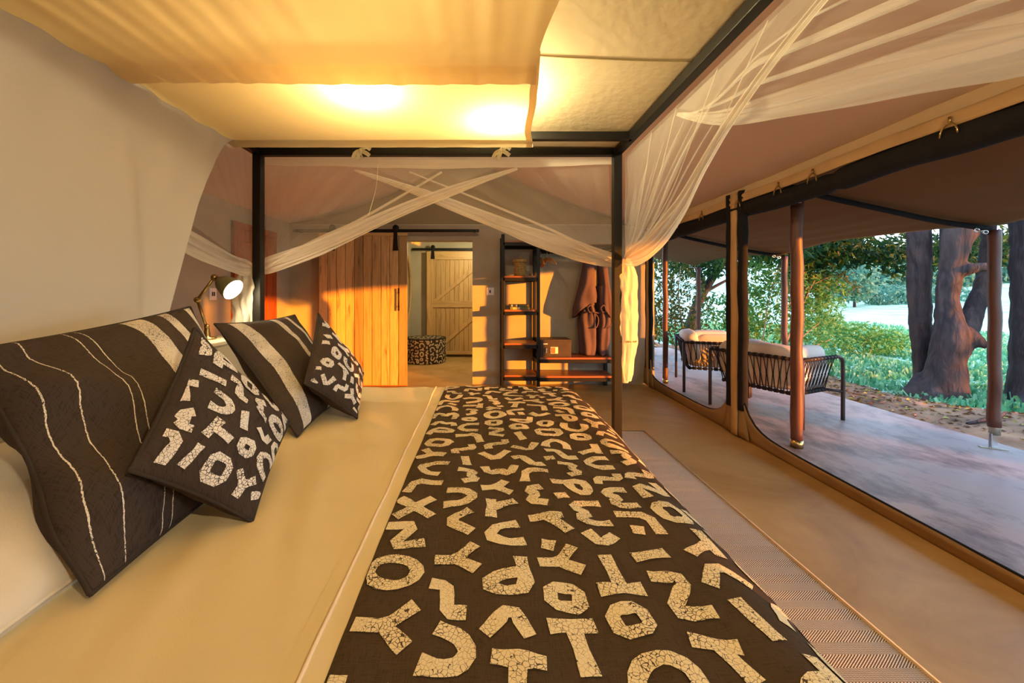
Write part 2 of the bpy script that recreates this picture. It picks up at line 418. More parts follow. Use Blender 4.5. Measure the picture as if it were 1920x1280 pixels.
# ------------------------------------------------------------------ geometry helpers
class MB:
    """collects shapes; build() links them as one mesh object"""
    def __init__(self):
        self.v, self.f, self.uv = [], [], []
    def add(self, verts, faces, uvs=None):
        o = len(self.v)
        self.v += [tuple(p) for p in verts]
        for k, fc in enumerate(faces):
            self.f.append(tuple(i + o for i in fc))
            self.uv.append([uvs[i] for i in fc] if uvs else None)
        return self
    def box(self, c, s, rot=None):
        hx, hy, hz = s[0] / 2, s[1] / 2, s[2] / 2
        P = [Vector((x * hx, y * hy, z * hz)) for x in (-1, 1) for y in (-1, 1) for z in (-1, 1)]
        if rot is not None: P = [rot @ p for p in P]
        P = [p + Vector(c) for p in P]
        return self.add(P, [(0, 1, 3, 2), (4, 6, 7, 5), (0, 4, 5, 1), (2, 3, 7, 6), (0, 2, 6, 4), (1, 5, 7, 3)])
    def span(self, a, b):
        return self.box([(a[i] + b[i]) / 2 for i in range(3)], [abs(b[i] - a[i]) for i in range(3)])
    def bar(self, a, b, w, t=None, up=(0, 0, 1)):
        """square bar from a to b"""
        a, b = Vector(a), Vector(b)
        d = (b - a)
        L = d.length
        z = d.normalized()
        u = Vector(up)
        if abs(z.dot(u)) > .98: u = Vector((0, 1, 0))
        x = u.cross(z).normalized(); y = z.cross(x)
        return self.box((a + b) / 2, (w, t or w, L), Matrix((x, y, z)).transposed())
    def tube(self, pts, rad, n=10, cap=True, closed=False, flat=None):
        pts = [Vector(p) for p in pts]
        k = len(pts)
        if not hasattr(rad, '__len__'): rad = [rad] * k
        V, Fc = [], []
        prev = None
        for i, p in enumerate(pts):
            if closed: t = (pts[(i + 1) % k] - pts[i - 1])
            else: t = pts[min(i + 1, k - 1)] - pts[max(i - 1, 0)]
            t.normalize()
            if prev is None:
                ref = Vector((0, 0, 1)) if abs(t.z) < .9 else Vector((1, 0, 0))
                x = ref.cross(t).normalized()
            else:
                x = (prev - t * prev.dot(t)).normalized()
            prev = x
            y = t.cross(x)
            for j in range(n):
                a = 2 * math.pi * j / n
                V.append(p + (x * math.cos(a) + y * math.sin(a) * (flat or 1)) * rad[i])
        m = k if closed else k - 1
        for i in range(m):
            for j in range(n):
                a, b = i * n + j, i * n + (j + 1) % n
                c, d = ((i + 1) % k) * n + (j + 1) % n, ((i + 1) % k) * n + j
                Fc.append((a, b, c, d))
        if cap and not closed:
            Fc.append(tuple(range(n - 1, -1, -1)))
            Fc.append(tuple((k - 1) * n + j for j in range(n)))
        return self.add(V, Fc)
    def lathe(self, prof, n=24, c=(0, 0, 0), axis=None):
        """prof: list of (radius, height)"""
        c = Vector(c)
        q = Vector((0, 0, 1)).rotation_difference(Vector(axis)) if axis else Quaternion()
        V, Fc = [], []
        for r, h in prof:
            for j in range(n):
                a = 2 * math.pi * j / n
                V.append(c + q @ Vector((r * math.cos(a), r * math.sin(a), h)))
        for i in range(len(prof) - 1):
            for j in range(n):
                Fc.append((i * n + j, i * n + (j + 1) % n, (i + 1) * n + (j + 1) % n, (i + 1) * n + j))
        return self.add(V, Fc)
    def ball(self, c, r, n=12, m=8):
        rr = r if hasattr(r, '__len__') else (r, r, r)
        V, Fc = [], []
        for i in range(m + 1):
            th = math.pi * i / m
            for j in range(n):
                a = 2 * math.pi * j / n
                V.append((c[0] + rr[0] * math.sin(th) * math.cos(a), c[1] + rr[1] * math.sin(th) * math.sin(a), c[2] + rr[2] * math.cos(th)))
        for i in range(m):
            for j in range(n):
                Fc.append((i * n + j, (i + 1) * n + j, (i + 1) * n + (j + 1) % n, i * n + (j + 1) % n))
        return self.add(V, Fc)
    def grid(self, fn, nu, nv, wrap=False, us=None, vs=None):
        us = us or [i / nu for i in range(nu + 1)]
        vs = vs or [j / nv for j in range(nv + 1)]
        V = [fn(u, v) for u in us for v in vs]
        UV = [(u, v) for u in us for v in vs]
        w = len(vs)
        Fc = [(i * w + j, (i + 1) * w + j, (i + 1) * w + j + 1, i * w + j + 1) for i in range(len(us) - 1) for j in range(w - 1)]
        return self.add(V, Fc, UV)
    def sbox(self, c, half, e=0.35, rot=None, n=20, m=12, fn=None):
        """soft block (superellipsoid)"""
        def sp(x, p): return math.copysign(abs(x) ** p, x)
        V, Fc = [], []
        for i in range(m + 1):
            ph = -math.pi / 2 + math.pi * i / m
            for j in range(n):
                a = 2 * math.pi * j / n
                p = Vector((half[0] * sp(math.cos(ph), e) * sp(math.cos(a), e), half[1] * sp(math.cos(ph), e) * sp(math.sin(a), e), half[2] * sp(math.sin(ph), e)))
                if fn: p = fn(p)
                if rot is not None: p = rot @ p
                V.append(p + Vector(c))
        for i in range(m):
            for j in range(n):
                Fc.append((i * n + j, i * n + (j + 1) % n, (i + 1) * n + (j + 1) % n, (i + 1) * n + j))
        return self.add(V, Fc)
    def mesh(self, name, mat, smooth=False):
        me = bpy.data.meshes.new(name)
        me.from_pydata(self.v, [], self.f)
        if any(u is not None for u in self.uv):
            l = me.uv_layers.new(name='UVMap')
            i = 0
            flat = []
            for fc, u in zip(self.f, self.uv):
                for k in range(len(fc)): flat += list(u[k]) if u else [0.0, 0.0]
            l.data.foreach_set('uv', flat)
        me.materials.append(MATS[mat])
        if smooth: me.polygons.foreach_set('use_smooth', [True] * len(me.polygons))
        me.update()
        return me
    def build(self, name, mat, parent=None, smooth=False, bevel=0, solid=0):
        return link(name, self.mesh(name, mat, smooth), parent, bevel, solid)

def link(name, me, parent=None, bevel=0, solid=0):
    o = bpy.data.objects.new(name, me)
    COL.objects.link(o)
    if parent is not None:
        o.parent = parent
        o.matrix_parent_inverse = Matrix.Translation(-parent.location) if parent.type == 'EMPTY' else Matrix()
    if bevel:
        b = o.modifiers.new('bevel', 'BEVEL'); b.width = bevel; b.segments = 2; b.limit_method = 'ANGLE'
    if solid:
        s = o.modifiers.new('solid', 'SOLIDIFY'); s.thickness = solid; s.offset = 0
    return o
def thing(name, label, cat, loc=(0, 0, 0), group=None):
    o = bpy.data.objects.new(name, None)
    o.empty_display_size = 0.1
    COL.objects.link(o)
    o.location = loc
    return tag(o, label, cat, group)
def tag(o, label, cat, group=None, kind=None):
    o['label'] = label; o['category'] = cat
    if group: o['group'] = group
    if kind: o['kind'] = kind
    return o
def struct(o, label=None, cat=None):
    o['kind'] = 'structure'
    if label: o['label'] = label; o['category'] = cat
    return o
def lerp(a, b, t): return a + (b - a) * t
def nz(x, y=0, z=0): return noise.noise(Vector((x, y, z)))
def curve(pts, n):
    """smooth path through pts (Catmull-Rom)"""
    pts = [Vector(p) for p in pts]
    k = len(pts)
    out = []
    for i in range(n + 1):
        s = i / n * (k - 1)
        a = min(int(s), k - 2); t = s - a
        p0, p1, p2, p3 = pts[max(a - 1, 0)], pts[a], pts[a + 1], pts[min(a + 2, k - 1)]
        out.append(0.5 * ((2 * p1) + (p2 - p0) * t + (2 * p0 - 5 * p1 + 4 * p2 - p3) * t * t + (3 * p1 - p0 - 3 * p2 + p3) * t ** 3))
    return out
def interp(tab, x):
    for (x0, y0), (x1, y1) in zip(tab, tab[1:]):
        if x <= x1: return lerp(y0, y1, max(0, (x - x0) / (x1 - x0)))
    return tab[-1][1]
# ------------------------------------------------------------------ the tent: floor, walls, roof
XL, XR, YB, YN = -2.58, 2.15, 5.30, -1.8        # left wall, open tent side, back wall, wall behind the camera
WTOP, RIDGE_X, RIDGE_Z = 2.115, -0.215, 3.05

struct(MB().span((XL - .1, YN - .1, -.12), (XR + .03, 7.75, 0)).build('floor', 'floor_concrete'), 'smooth tan polished concrete floor of the tent room', 'floor')

# back wall with doorway
DX0, DX1, DZ = -1.10, -0.15, 1.91
wb = MB()
wb.span((XL - .1, YB, 0), (DX0, YB + .15, WTOP))
wb.span((DX1, YB, 0), (XR + .12, YB + .15, WTOP))
wb.span((DX0, YB, DZ), (DX1, YB + .15, WTOP))
struct(wb.build('wall_back', 'wall_plaster'), 'grey brown plaster back wall with open doorway', 'wall')
struct(MB().span((XL - .15, 3.23, 0), (XL, YB, WTOP + .02)).build('wall_left', 'wall_plaster'), 'plaster side wall behind the reading lamp', 'wall')
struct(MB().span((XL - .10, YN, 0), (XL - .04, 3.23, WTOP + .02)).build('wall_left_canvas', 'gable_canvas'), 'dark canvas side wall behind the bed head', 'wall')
struct(MB().span((XL - .1, YN - .06, 0), (XR, YN, 3.0)).build('wall_near', 'roof_canvas'), 'canvas end wall behind the viewer', 'wall')

def roof_z(x, side):
    if side < 0:
        t = (x - (XL - .1)) / (RIDGE_X - (XL - .1)); e = 2.12
    else:
        t = ((XR + .08) - x) / ((XR + .08) - RIDGE_X); e = 2.06
    return lerp(e, RIDGE_Z, t) - .14 * 4 * t * (1 - t) * (1 if side < 0 else .75)
def roof_fn(side, y0, y1):
    xe = XL - .1 if side < 0 else XR + .08
    def fn(u, v):
        x = lerp(xe, RIDGE_X, u); y = lerp(y0, y1, v)
        return (x, y, roof_z(x, side) + .012 * nz(x * .9, y * .8, side) + .004 * nz(x * 4, y * 1.2, side))
    return fn
ce = MB()
ce.grid(roof_fn(-1, YN, YB + .02), 24, 40)
ce.grid(roof_fn(1, YN, YB + .02), 24, 40)
struct(ce.build('ceiling', 'roof_canvas', smooth=True, solid=.01), 'tan canvas tent ceiling sloping down from the ridge', 'ceiling')
gb = MB()
def gable(u, v):
    x = lerp(XL, XR, u)
    return (x, YB + .01 - .03 * math.sin(math.pi * v), lerp(WTOP - .01, roof_z(x, -1 if x < RIDGE_X else 1) + .01, v))
gb.grid(gable, 40, 4)
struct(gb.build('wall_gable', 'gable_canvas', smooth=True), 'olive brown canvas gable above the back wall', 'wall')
struct(MB().span((XL, YB - .006, WTOP - .004), (XR, YB + .15, WTOP + .012)).build('trim_1', 'wall_plaster_pale'), 'thin ledge on top of the back wall', 'trim')

# room beyond the doorway
bt = MB()
bt.span((-1.50, 5.45, 0), (-1.40, 7.72, 2.5))
struct(bt.build('wall_bath_left', 'wall_plaster_pale'), 'pale plaster wall inside the far room', 'wall')
struct(MB().span((-1.5, 7.72, 0), (1.2, 7.82, 2.5)).build('wall_bath_back', 'wall_plaster_pale'), 'pale plaster wall at the end of the far room', 'wall')
struct(MB().span((1.1, 5.45, 0), (1.2, 7.72, 2.5)).build('wall_bath_right', 'wall_plaster_pale'), 'pale plaster side wall of the far room', 'wall')
struct(MB().span((-1.5, 5.45, 2.5), (1.2, 7.8, 2.55)).build('ceiling_bath', 'wall_plaster_pale'), 'flat ceiling of the far room', 'ceiling')

# open tent side: canvas sill, upright strips, valance
BAYS = [(5.20, 3.46), (3.28, -1.0)]
def sill_top(y):
    for a, b in BAYS:
        if b <= y <= a:
            d = min(a - y, y - b)
            return .075 + .05 * min(1, max(0, (y - 1.5) / 4)) + .24 * math.exp(-d / .11)
    return .36
ys = sorted(set([-1.0 + i * .04 for i in range(156)] + [b for a in BAYS for b in a]))
sl = MB()
sl.grid(lambda u, y: (XR + .012 * nz(y * 3, u * 2) * u + .03 * (1 - u) - .02, y, u * sill_top(y)), 5, 0, us=[0, .25, .5, .75, 1], vs=ys)
struct(sl.build('wall_right', 'sill_canvas', smooth=True, solid=.012), 'low brown canvas sill along the open tent side', 'wall')
for k, (a, b) in enumerate(BAYS):
    pts = [(XR - .012, lerp(a, b, i / 60), sill_top(lerp(a, b, i / 60))) for i in range(61)]
    struct(MB().tube(pts, .008, 6).build('trim_%d' % (k + 2), 'black_fabric', smooth=True), ('black piping along the sill, %s opening' % ('farther', 'nearer')[k]), 'trim')
struct(MB().span((XR - .012, YN, 0), (XR + .012, -1.0, 2.1)).build('wall_right_closed', 'roof_canvas'), 'closed canvas panel of the open tent side', 'wall')

# upright canvas strips with black zip flaps
def upright(yc, label, x=XR, w=.085, wb_=.075):
    t = thing('canvas_upright', label, 'canvas strip', (x, yc, .3), 'uprights of the open tent side')
    def strip(y0, y1, off):
        return lambda u, v: (x + off + .012 * nz(v * 3, y0 * 5, u), lerp(y0, y1, u) + .014 * nz(v * 4, 3.3, y0), lerp(.02 if off <= -.015 else .28, 2.05, v))
    MB().grid(strip(yc - w / 2, yc + w / 2, -.03), 3, 30).build('canvas_strip', 'strip_canvas', t, True, solid=.008)
    for s in (-1, 1):
        y0 = yc + s * w / 2
        pts = [(x - .01 + .008 * nz(i * .3, s), y0 + s * wb_ / 2 + .012 * nz(i * .25, s * 3), lerp(.24, 2.05, i / 26)) for i in range(27)]
        MB().tube(pts, [wb_ / 2 * (1 + .2 * nz(i * .4, s * 7)) for i in range(27)], 10).build('zip_flap', 'black_fabric', t, True)
    MB().grid(lambda u, v: (x - .02, yc + (u - .5) * .34 * (1 - v * .55), .02 + v * .34), 6, 6).build('strip_foot', 'sill_canvas', t, True, solid=.01)
    return t
upright(3.37, 'canvas strip edged in black beside the wooden post with armchairs behind')
upright(5.16, 'narrow black edged canvas strip at the corner by the back wall', w=.06, wb_=.05)

# valance band under the roof edge, with the rolled-up black flap tied below
def eave(y): return 2.075 + .004 * nz(y * 2)
va = thing('eave_valance', 'cream canvas band hanging along the roof edge above the rolled flap', 'valance', (XR, 2, 2))
def vfn(z0, z1, x0):
    return lambda u, v: (x0 + .010 * nz(lerp(YN, 5.25, v) * 5, u * 3), lerp(YN, 5.25, v), lerp(z0, z1, u) + .012 * nz(lerp(YN, 5.25, v) * 1.2, 9))
MB().grid(vfn(2.10, 2.005, XR - .02), 4, 120).build('upper_band', 'valance_canvas', va, True, solid=.004)
MB().grid(vfn(2.02, 1.955, XR - .035), 4, 120).build('lower_hem', 'strip_canvas', va, True, solid=.004)
rp = [(XR + .03, lerp(YN, 5.2, i / 110), 1.915 + .02 * nz(i * .09, 4) - .018 * abs(math.sin(i * .115))) for i in range(111)]
rr = [.068 + .014 * nz(i * .15, 8) - .018 * (1 if i % 16 == 3 else 0) for i in range(111)]
tag(MB().tube(rp, rr, 12).build('rolled_flap', 'black_fabric', smooth=True), 'long black flap rolled up along the eave of the tent', 'rolled flap')
for k, y in enumerate((1.80, 2.55, 2.85, 3.30, 3.85, 4.35)):
    lab = ['nearest brass coloured tie hook on the black roll', 'second tie hook on the black roll', 'third tie hook on the black roll', 'tie hook on the black roll just beside the canvas strip',
           'tie hook on the black roll just past the canvas strip', 'farthest tie hook on the black roll'][k]
    h = MB()
    h.tube([(XR - .05, y + .035 * math.cos(a), 1.915 + .055 * math.sin(a)) for a in [math.pi * i / 8 for i in range(9)]], .004, 6)
    h.tube([(XR - .045, y, 1.97), (XR - .045, y, 2.0)], .006, 6)
    tag(h.build('tie_hook', 'brass', smooth=True), lab, 'hook', 'ties of the rolled flap')

# ------------------------------------------------------------------ veranda
struct(MB().span((XR + .03, -4.5, -.14), (4.18, 9.0, -.01)).build('veranda_floor', 'deck_concrete'), 'grey concrete veranda slab', 'floor')
POLE_Y = (3.13, 5.34, 7.45)
def fly(u, v):
    y = lerp(-3.6, 7.5, v); x = lerp(2.12, 4.02, u)
    ph = ((y - POLE_Y[0]) / 2.2) % 1.0
    sc = 4 * ph * (1 - ph)
    x -= .14 * sc * u * u
    z = lerp(2.13, 1.735, u) + .045 * sc * u - .05 * math.sin(math.pi * u) * (.3 + .7 * sc) + .010 * nz(x * 2.5 + y * .4, y * 1.8)
    return (x, y, z + .006 * math.sin(x * 26 + y * 1.5) * (1 if y > 3.1 else .3) * u)
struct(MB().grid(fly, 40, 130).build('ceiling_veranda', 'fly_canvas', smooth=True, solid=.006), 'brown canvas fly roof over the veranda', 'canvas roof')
for k, y in enumerate(POLE_Y[:2]):
    t = tag(MB().tube([(lerp(2.35, 3.97, i / 10), y + .012 * math.sin(i), lerp(2.055, 1.712, i / 10) - .03 * math.sin(math.pi * i / 10)) for i in range(11)], .022, 8).build('roof_spar', 'black_fabric', smooth=True),
            ('dark roof spar running to the post with the steel foot', 'dark roof spar running to the thin outer post behind the front post')[k], 'spar', 'spars under the veranda roof')

def post(x, y, z1, r, label, foot=False, seed=0):
    t = thing('wooden_post', label, 'post', (x, y, 0), 'wooden veranda posts')
    n = 26
    z0 = .16 if foot else .03
    pts = [(x + .010 * nz(i * .25, seed, 1), y + .010 * nz(i * .25, seed, 5), lerp(z0, z1, i / n)) for i in range(n + 1)]
    MB().tube(pts, [r * (1 + .10 * nz(i * .45, seed, 9)) for i in range(n + 1)], 16).build('shaft', 'pole_wood', t, True)
    if foot:
        MB().lathe([(0, 0), (r * .86, 0), (r * .9, .12), (0, .12)], 16, (x, y, .10)).build('sleeve', 'tin', t, True)
        MB().span((x - .035, y - .012, 0), (x + .01, y - .004, .11)).span((x - .035, y + .004, 0), (x + .01, y + .012, .11)).build('bracket', 'bright_steel', t, bevel=.002)
        MB().box((x - .01, y, -.006), (.15, .035, .008), Matrix.Rotation(-.5, 3, 'Z')).build('base_plate', 'tin', t, bevel=.002)
    else:
        MB().lathe([(0, -.01), (r * 1.04, -.01), (r * 1.04, .05), (0, .05)], 16, (x, y, 0)).build('base_band', 'brass', t, True)
        MB().lathe([(0, 0), (r * 1.06, 0), (r * 1.06, .16), (0, .16)], 16, (x, y, z1 - .02)).build('top_sleeve', 'tin', t, True)
    return t
post(2.475, 3.15, 1.93, .042, 'thick red brown post in front of the nearer armchair', seed=1)
post(2.47, 5.42, 1.95, .034, 'slim dark post by the back wall in front of the far armchair', seed=2)
post(4.0, 3.12, 1.70, .037, 'outer post on a bright steel foot in front of the tree', True, 3)
post(4.0, 5.30, 1.70, .037, 'outer post mostly hidden behind the thick front post', True, 4)
post(4.0, 7.42, 1.70, .040, 'thin outer post behind the far armchair', True, 5)
for k, (y, lab) in enumerate(((3.12, 'steel shackle at the top of the post beside the tree'), (5.30, 'steel shackle at the top of the half hidden outer post'), (7.42, 'steel shackle at the top of the farthest outer post'))):
    s = MB()
    for j in range(3):
        s.tube([(3.93 - j * .035 + .02 * math.cos(a), y + (.014 * math.sin(a) if j % 2 else 0), 1.685 + j * .008 + (0 if j % 2 else .014 * math.sin(a))) for a in [2 * math.pi * i / 10 for i in range(10)]], .005, 6, closed=True)
    tag(s.build('shackle', 'bright_steel', smooth=True), lab, 'shackle', 'roof shackles')
# ------------------------------------------------------------------ the bed
PXL, PXR, PYF, PYN = -1.32, 0.78, 2.335, 0.35
bed = thing('four_poster_bed', 'black steel four poster bed frame with top rails', 'bed', (-.27, 1.34, 0))
for x in (PXL, PXR):
    for y in (PYF, PYN):
        MB().box((x, y, 1.025), (.048, .048, 2.05)).build('post', 'steel_black', bed, bevel=.003)
for y in (PYF, PYN):
    MB().span((PXL, y - .02, 2.008), (PXR, y + .02, 2.05)).build('top_rail', 'steel_black', bed, bevel=.003)
for x in (PXL, PXR):
    MB().span((x - .02, PYN, 2.008), (x + .02, PYF, 2.05)).build('top_rail', 'steel_black', bed, bevel=.003)
MB().span((PXL, 2.08, 2.008), (PXR, 2.115, 2.05)).build('cross_rail', 'steel_black', bed, bevel=.003)
MB().span((PXL + .02, PYN, .12), (PXR - .04, PYF, .20)).build('base', 'steel_black', bed, bevel=.004)
MB().span((PXL + .08, .42, .20), (.50, 2.24, .34)).build('mattress_base', 'pillow_cotton', bed, bevel=.02)

MX0, MX1, MY0, MY1, MZ, MR = -1.25, 0.545, 0.38, 2.285, 0.682, 0.13
def edge(s, lo, hi, r):
    """arc length along a padded slab -> (position, drop)"""
    q = math.pi / 2 * r
    if s < lo + r:
        d = lo + r - s
        if d < q: th = d / r; return lo + r - r * math.sin(th), r * (1 - math.cos(th))
        return lo, r + d - q
    if s > hi - r:
        d = s - (hi - r)
        if d < q: th = d / r; return hi - r + r * math.sin(th), r * (1 - math.cos(th))
        return hi, r + d - q
    return s, 0.0
def bed_pt(u, v, off=0.0):
    x, dx = edge(u, MX0, MX1, MR); y, dy = edge(v, MY0, MY1, .09)
    z = MZ - dx - dy
    n = .010 * nz(x * 1.6, y * 1.4, 2) + .0045 * nz(x * 9 + y * 3, y * 2.0, 5) + .0025 * nz(x * 3 + y * 7, y * 12, 8) + .004 * nz(x * 20 + y * 6, y * 2.2, 12)
    z += .012 * math.sin(math.pi * (y - MY0) / (MY1 - MY0))
    out = min(1, dx / MR) * .5
    return Vector((x + n * out + off * (1 if dx > .08 and u > 0 else .0) * .8, y + (off if dy > .05 and v > 1 else 0), z + n + off))
def bed_surf(u, v, off):
    p = bed_pt(u, v); e = .004
    a = bed_pt(u + e, v) - bed_pt(u - e, v); b = bed_pt(u, v + e) - bed_pt(u, v - e)
    return p + a.cross(b).normalized() * off
def frange(a, b, st):
    k = max(1, int(math.ceil((b - a) / st)))
    return [a + (b - a) * i / k for i in range(k + 1)]
us, vs = frange(MX0 - .30, MX1 + .36, .02), frange(MY0 - .36, MY1 + .36, .02)
mt = MB().grid(lambda u, v: bed_surf(u, v, 0), 0, 0, us=us, vs=vs).build('bed_cover', 'sheet_cotton', smooth=True)
tag(mt, 'cream cotton cover smoothed over the big mattress', 'bed cover')
hem = [bed_surf(-.252 - .012 * nz(v * 1.6, 3) - .01 * (v - 1.3), v, .003) for v in frange(MY0 - .05, MY1 + .05, .03)]
MB().tube(hem, .0035, 6).build('hem_piping', 'hem_cord', mt, True)
MB().grid(lambda u, v: bed_surf(u, v, .0012 * math.sin(math.pi * min(1, (u + .275) / .064)) + .0008), 0, 0, us=frange(-.275, -.212, .009), vs=frange(MY0 - .1, MY1 + .1, .03)).build('turned_hem', 'sheet_cotton', mt, True)

RU0, RU1 = -.212, MX1 + .33
rn = MB().grid(lambda u, v: bed_surf(u, v, .006 if u > RU0 + .01 else .002), 0, 0, us=frange(RU0, RU1, .014), vs=frange(MY0 - .30, MY1 + .30, .016)).build('bed_runner', 'runner_linen', smooth=True)
tag(rn, 'wide dark brown bed runner printed with cream glyph shapes', 'bed runner')

# glyph library: each a list of (points, closed) strokes in a unit box
def ring(w, h, n=8, ph=.3): return [(w * math.cos(2 * math.pi * i / n + ph), h * math.sin(2 * math.pi * i / n + ph)) for i in range(n)]
GL = [
    [(ring(.36, .44, 8), True)],
    [([(-.38, -.30), (.38, -.30), (.38, .30), (-.38, .30)], True)],
    [([(-.42, -.42), (.42, .42)], False), ([(-.42, .42), (.42, -.42)], False)],
    [([(.40, .40), (-.05, .42), (-.36, .20), (-.40, -.20), (-.10, -.42), (.38, -.36)], False)],
    [([(-.42, .30), (-.05, .34), (.02, .0), (.10, -.30), (.44, -.28)], False)],
    [([(-.36, .44), (-.34, -.05), (.0, -.36), (.34, -.05), (.36, .40)], False)],
    [([(-.40, .42), (-.36, -.36), (.42, -.36)], False)],
    [([(-.44, 0), (.44, .04)], False)],
    [([(-.42, -.30), (-.02, .26), (.42, -.22)], False)],
    [([(-.40, .40), (.10, .42), (.32, .20), (.0, .02), (.34, -.18), (.12, -.42), (-.40, -.38)], False)],
    [([(-.44, -.38), (-.40, .10), (-.10, .36), (.22, .28), (.40, -.02), (.42, -.40)], False)],
    [([(-.40, .38), (.40, .38)], False), ([(0, .38), (.02, -.42)], False)],
    [([(-.42, .36), (.30, .38), (-.26, -.32), (.42, -.36)], False)],
    [([(.0, -.44), (.02, .02), (-.36, .42)], False), ([(.02, .02), (.38, .40)], False)],
    [(ring(.36, .36, 4, .785), True)],
    [([(-.42, .10), (-.30, -.30), (.0, -.12), (.28, -.34), (.42, .14)], False)],
    [([(-.40, -.42), (-.38, .40), (.10, .42), (.34, .22), (.06, .02), (-.36, .0)], False)],
    [([(-.36, -.42), (-.30, .42)], False), ([(-.30, .05), (.36, .38)], False)],
]
DASH, BLOB = 7, 14
def stroke(mb, pts, closed, w, place, step, rnd):
    P = [Vector((p[0], p[1])) for p in pts]
    Q = []
    k = len(P)                                      # round the corners a little
    for i in range(k):
        if not closed and i in (0, k - 1): Q.append(P[i]); continue
        a, b, c = P[i - 1], P[i], P[(i + 1) % k]
        Q += [b.lerp(a, .22), b.lerp(c, .22)]
    k = len(Q)
    S = []
    m = k if closed else k - 1
    for i in range(m):
        a, b = Q[i], Q[(i + 1) % k]
        n = max(1, int((b - a).length / step))
        S += [a.lerp(b, j / n) for j in range(n)]
    if not closed: S.append(Q[-1])
    n = len(S)
    V, Fc = [], []
    ph = rnd.uniform(0, 50)
    for i, p in enumerate(S):
        t = (S[(i + 1) % n] - S[i - 1]) if closed else (S[min(i + 1, n - 1)] - S[max(i - 1, 0)])
        t.normalize()
        nn = Vector((-t.y, t.x))
        ww = w * .5 * (1 + .30 * nz(ph + i * .35))
        if not closed and i in (0, n - 1): ww *= 1.05
        for s in (-1, 0, 1): V.append(place(p + nn * ww * s))
    for i in range(n if closed else n - 1):
        j = (i + 1) % n
        Fc += [(i * 3, j * 3, j * 3 + 1, i * 3 + 1), (i * 3 + 1, j * 3 + 1, j * 3 + 2, i * 3 + 2)]
    mb.add(V, Fc)
def glyph_field(u0, u1, v0, v1, cell, surf_fn, seed, inside=None, wmul=.25, bleed=.30):
    """staggered rows of glyphs over a (u, v) rectangle in metres; none touch, small marks fill the gaps"""
    rnd = random.Random(seed)
    mb = MB()
    w = cell * wmul
    occ = {}
    hs = w * 1.5
    def make(g, cu, cv, sx, sy, ang):
        ca, sa = math.cos(ang), math.sin(ang)
        strokes, pts = [], []
        for P, cl in GL[g]:
            Q = [(cu + ca * x * sx - sa * y * sy, cv + sa * x * sx + ca * y * sy) for x, y in P]
            strokes.append((Q, cl))
            for i in range(len(Q) if cl else len(Q) - 1):
                a, b = Q[i], Q[(i + 1) % len(Q)]
                n = max(1, int(math.hypot(b[0] - a[0], b[1] - a[1]) / (w * .4)))
                pts += [(lerp(a[0], b[0], k / n), lerp(a[1], b[1], k / n)) for k in range(n + 1)]
        return strokes, pts
    def free(pts, dmin, bl):
        e = bl * cell
        for p in pts:
            if p[0] < u0 - e or p[0] > u1 + e or p[1] < v0 - e or p[1] > v1 + e: return False
            if inside and not inside(*p): return False
            kx, ky = int(p[0] / hs + 500), int(p[1] / hs + 500)
            for i in (-1, 0, 1):
                for j in (-1, 0, 1):
                    for r in occ.get((kx + i, ky + j), ()):
                        if (r[0] - p[0]) ** 2 + (r[1] - p[1]) ** 2 < dmin * dmin: return False
        return True
    def put(strokes, pts):
        for p in pts: occ.setdefault((int(p[0] / hs + 500), int(p[1] / hs + 500)), []).append(p)
        for Q, cl in strokes:
            stroke(mb, Q, cl, w * rnd.uniform(.94, 1.06), lambda p: surf_fn(min(max(p.x, u0), u1), min(max(p.y, v0), v1)), .012, rnd)
    nu, nv = max(1, int(round((u1 - u0) / cell))), max(1, int(round((v1 - v0) / cell)))
    du, dv = (u1 - u0) / nu, (v1 - v0) / nv
    recent = []
    for i in range(nu):
        for j in range(nv + 1):
            for t in range(90):
                g = rnd.randrange(len(GL))
                if g in recent[-5:] or (g in (DASH, BLOB) and t < 30): continue
                sc = .98 - .34 * t / 90
                cu = u0 + (i + .5 + rnd.uniform(-.10, .10)) * du
                cv = v0 + (j + (.5 if i % 2 else 0) + rnd.uniform(-.12, .12)) * dv
                st = make(g, cu, cv, cell * sc * rnd.uniform(.92, 1.08), cell * sc * rnd.uniform(.95, 1.15), rnd.randrange(4) * math.pi / 2 + rnd.uniform(-.3, .3))
                if free(st[1], w * 1.27, bleed):
                    put(*st); recent.append(g); break
    for sc, pool, tries in ((.62, (3, 4, 5, 6, 8, 12, 14), 40), (.46, (DASH, 8, 14, 6), 60), (.34, (DASH,), 60)):
        for _ in range(int(nu * nv * tries)):
            st = make(rnd.choice(pool), rnd.uniform(u0, u1), rnd.uniform(v0, v1), cell * sc, cell * sc, rnd.uniform(0, 6.28))
            if free(st[1], w * 1.42, .1): put(*st)
    return mb
glyph_field(RU0 + .004, RU1 - .005, MY0 - .28, MY1 + .28, .101, lambda u, v: bed_surf(u, v, .0078), 11).build('print', 'cream_print', rn)

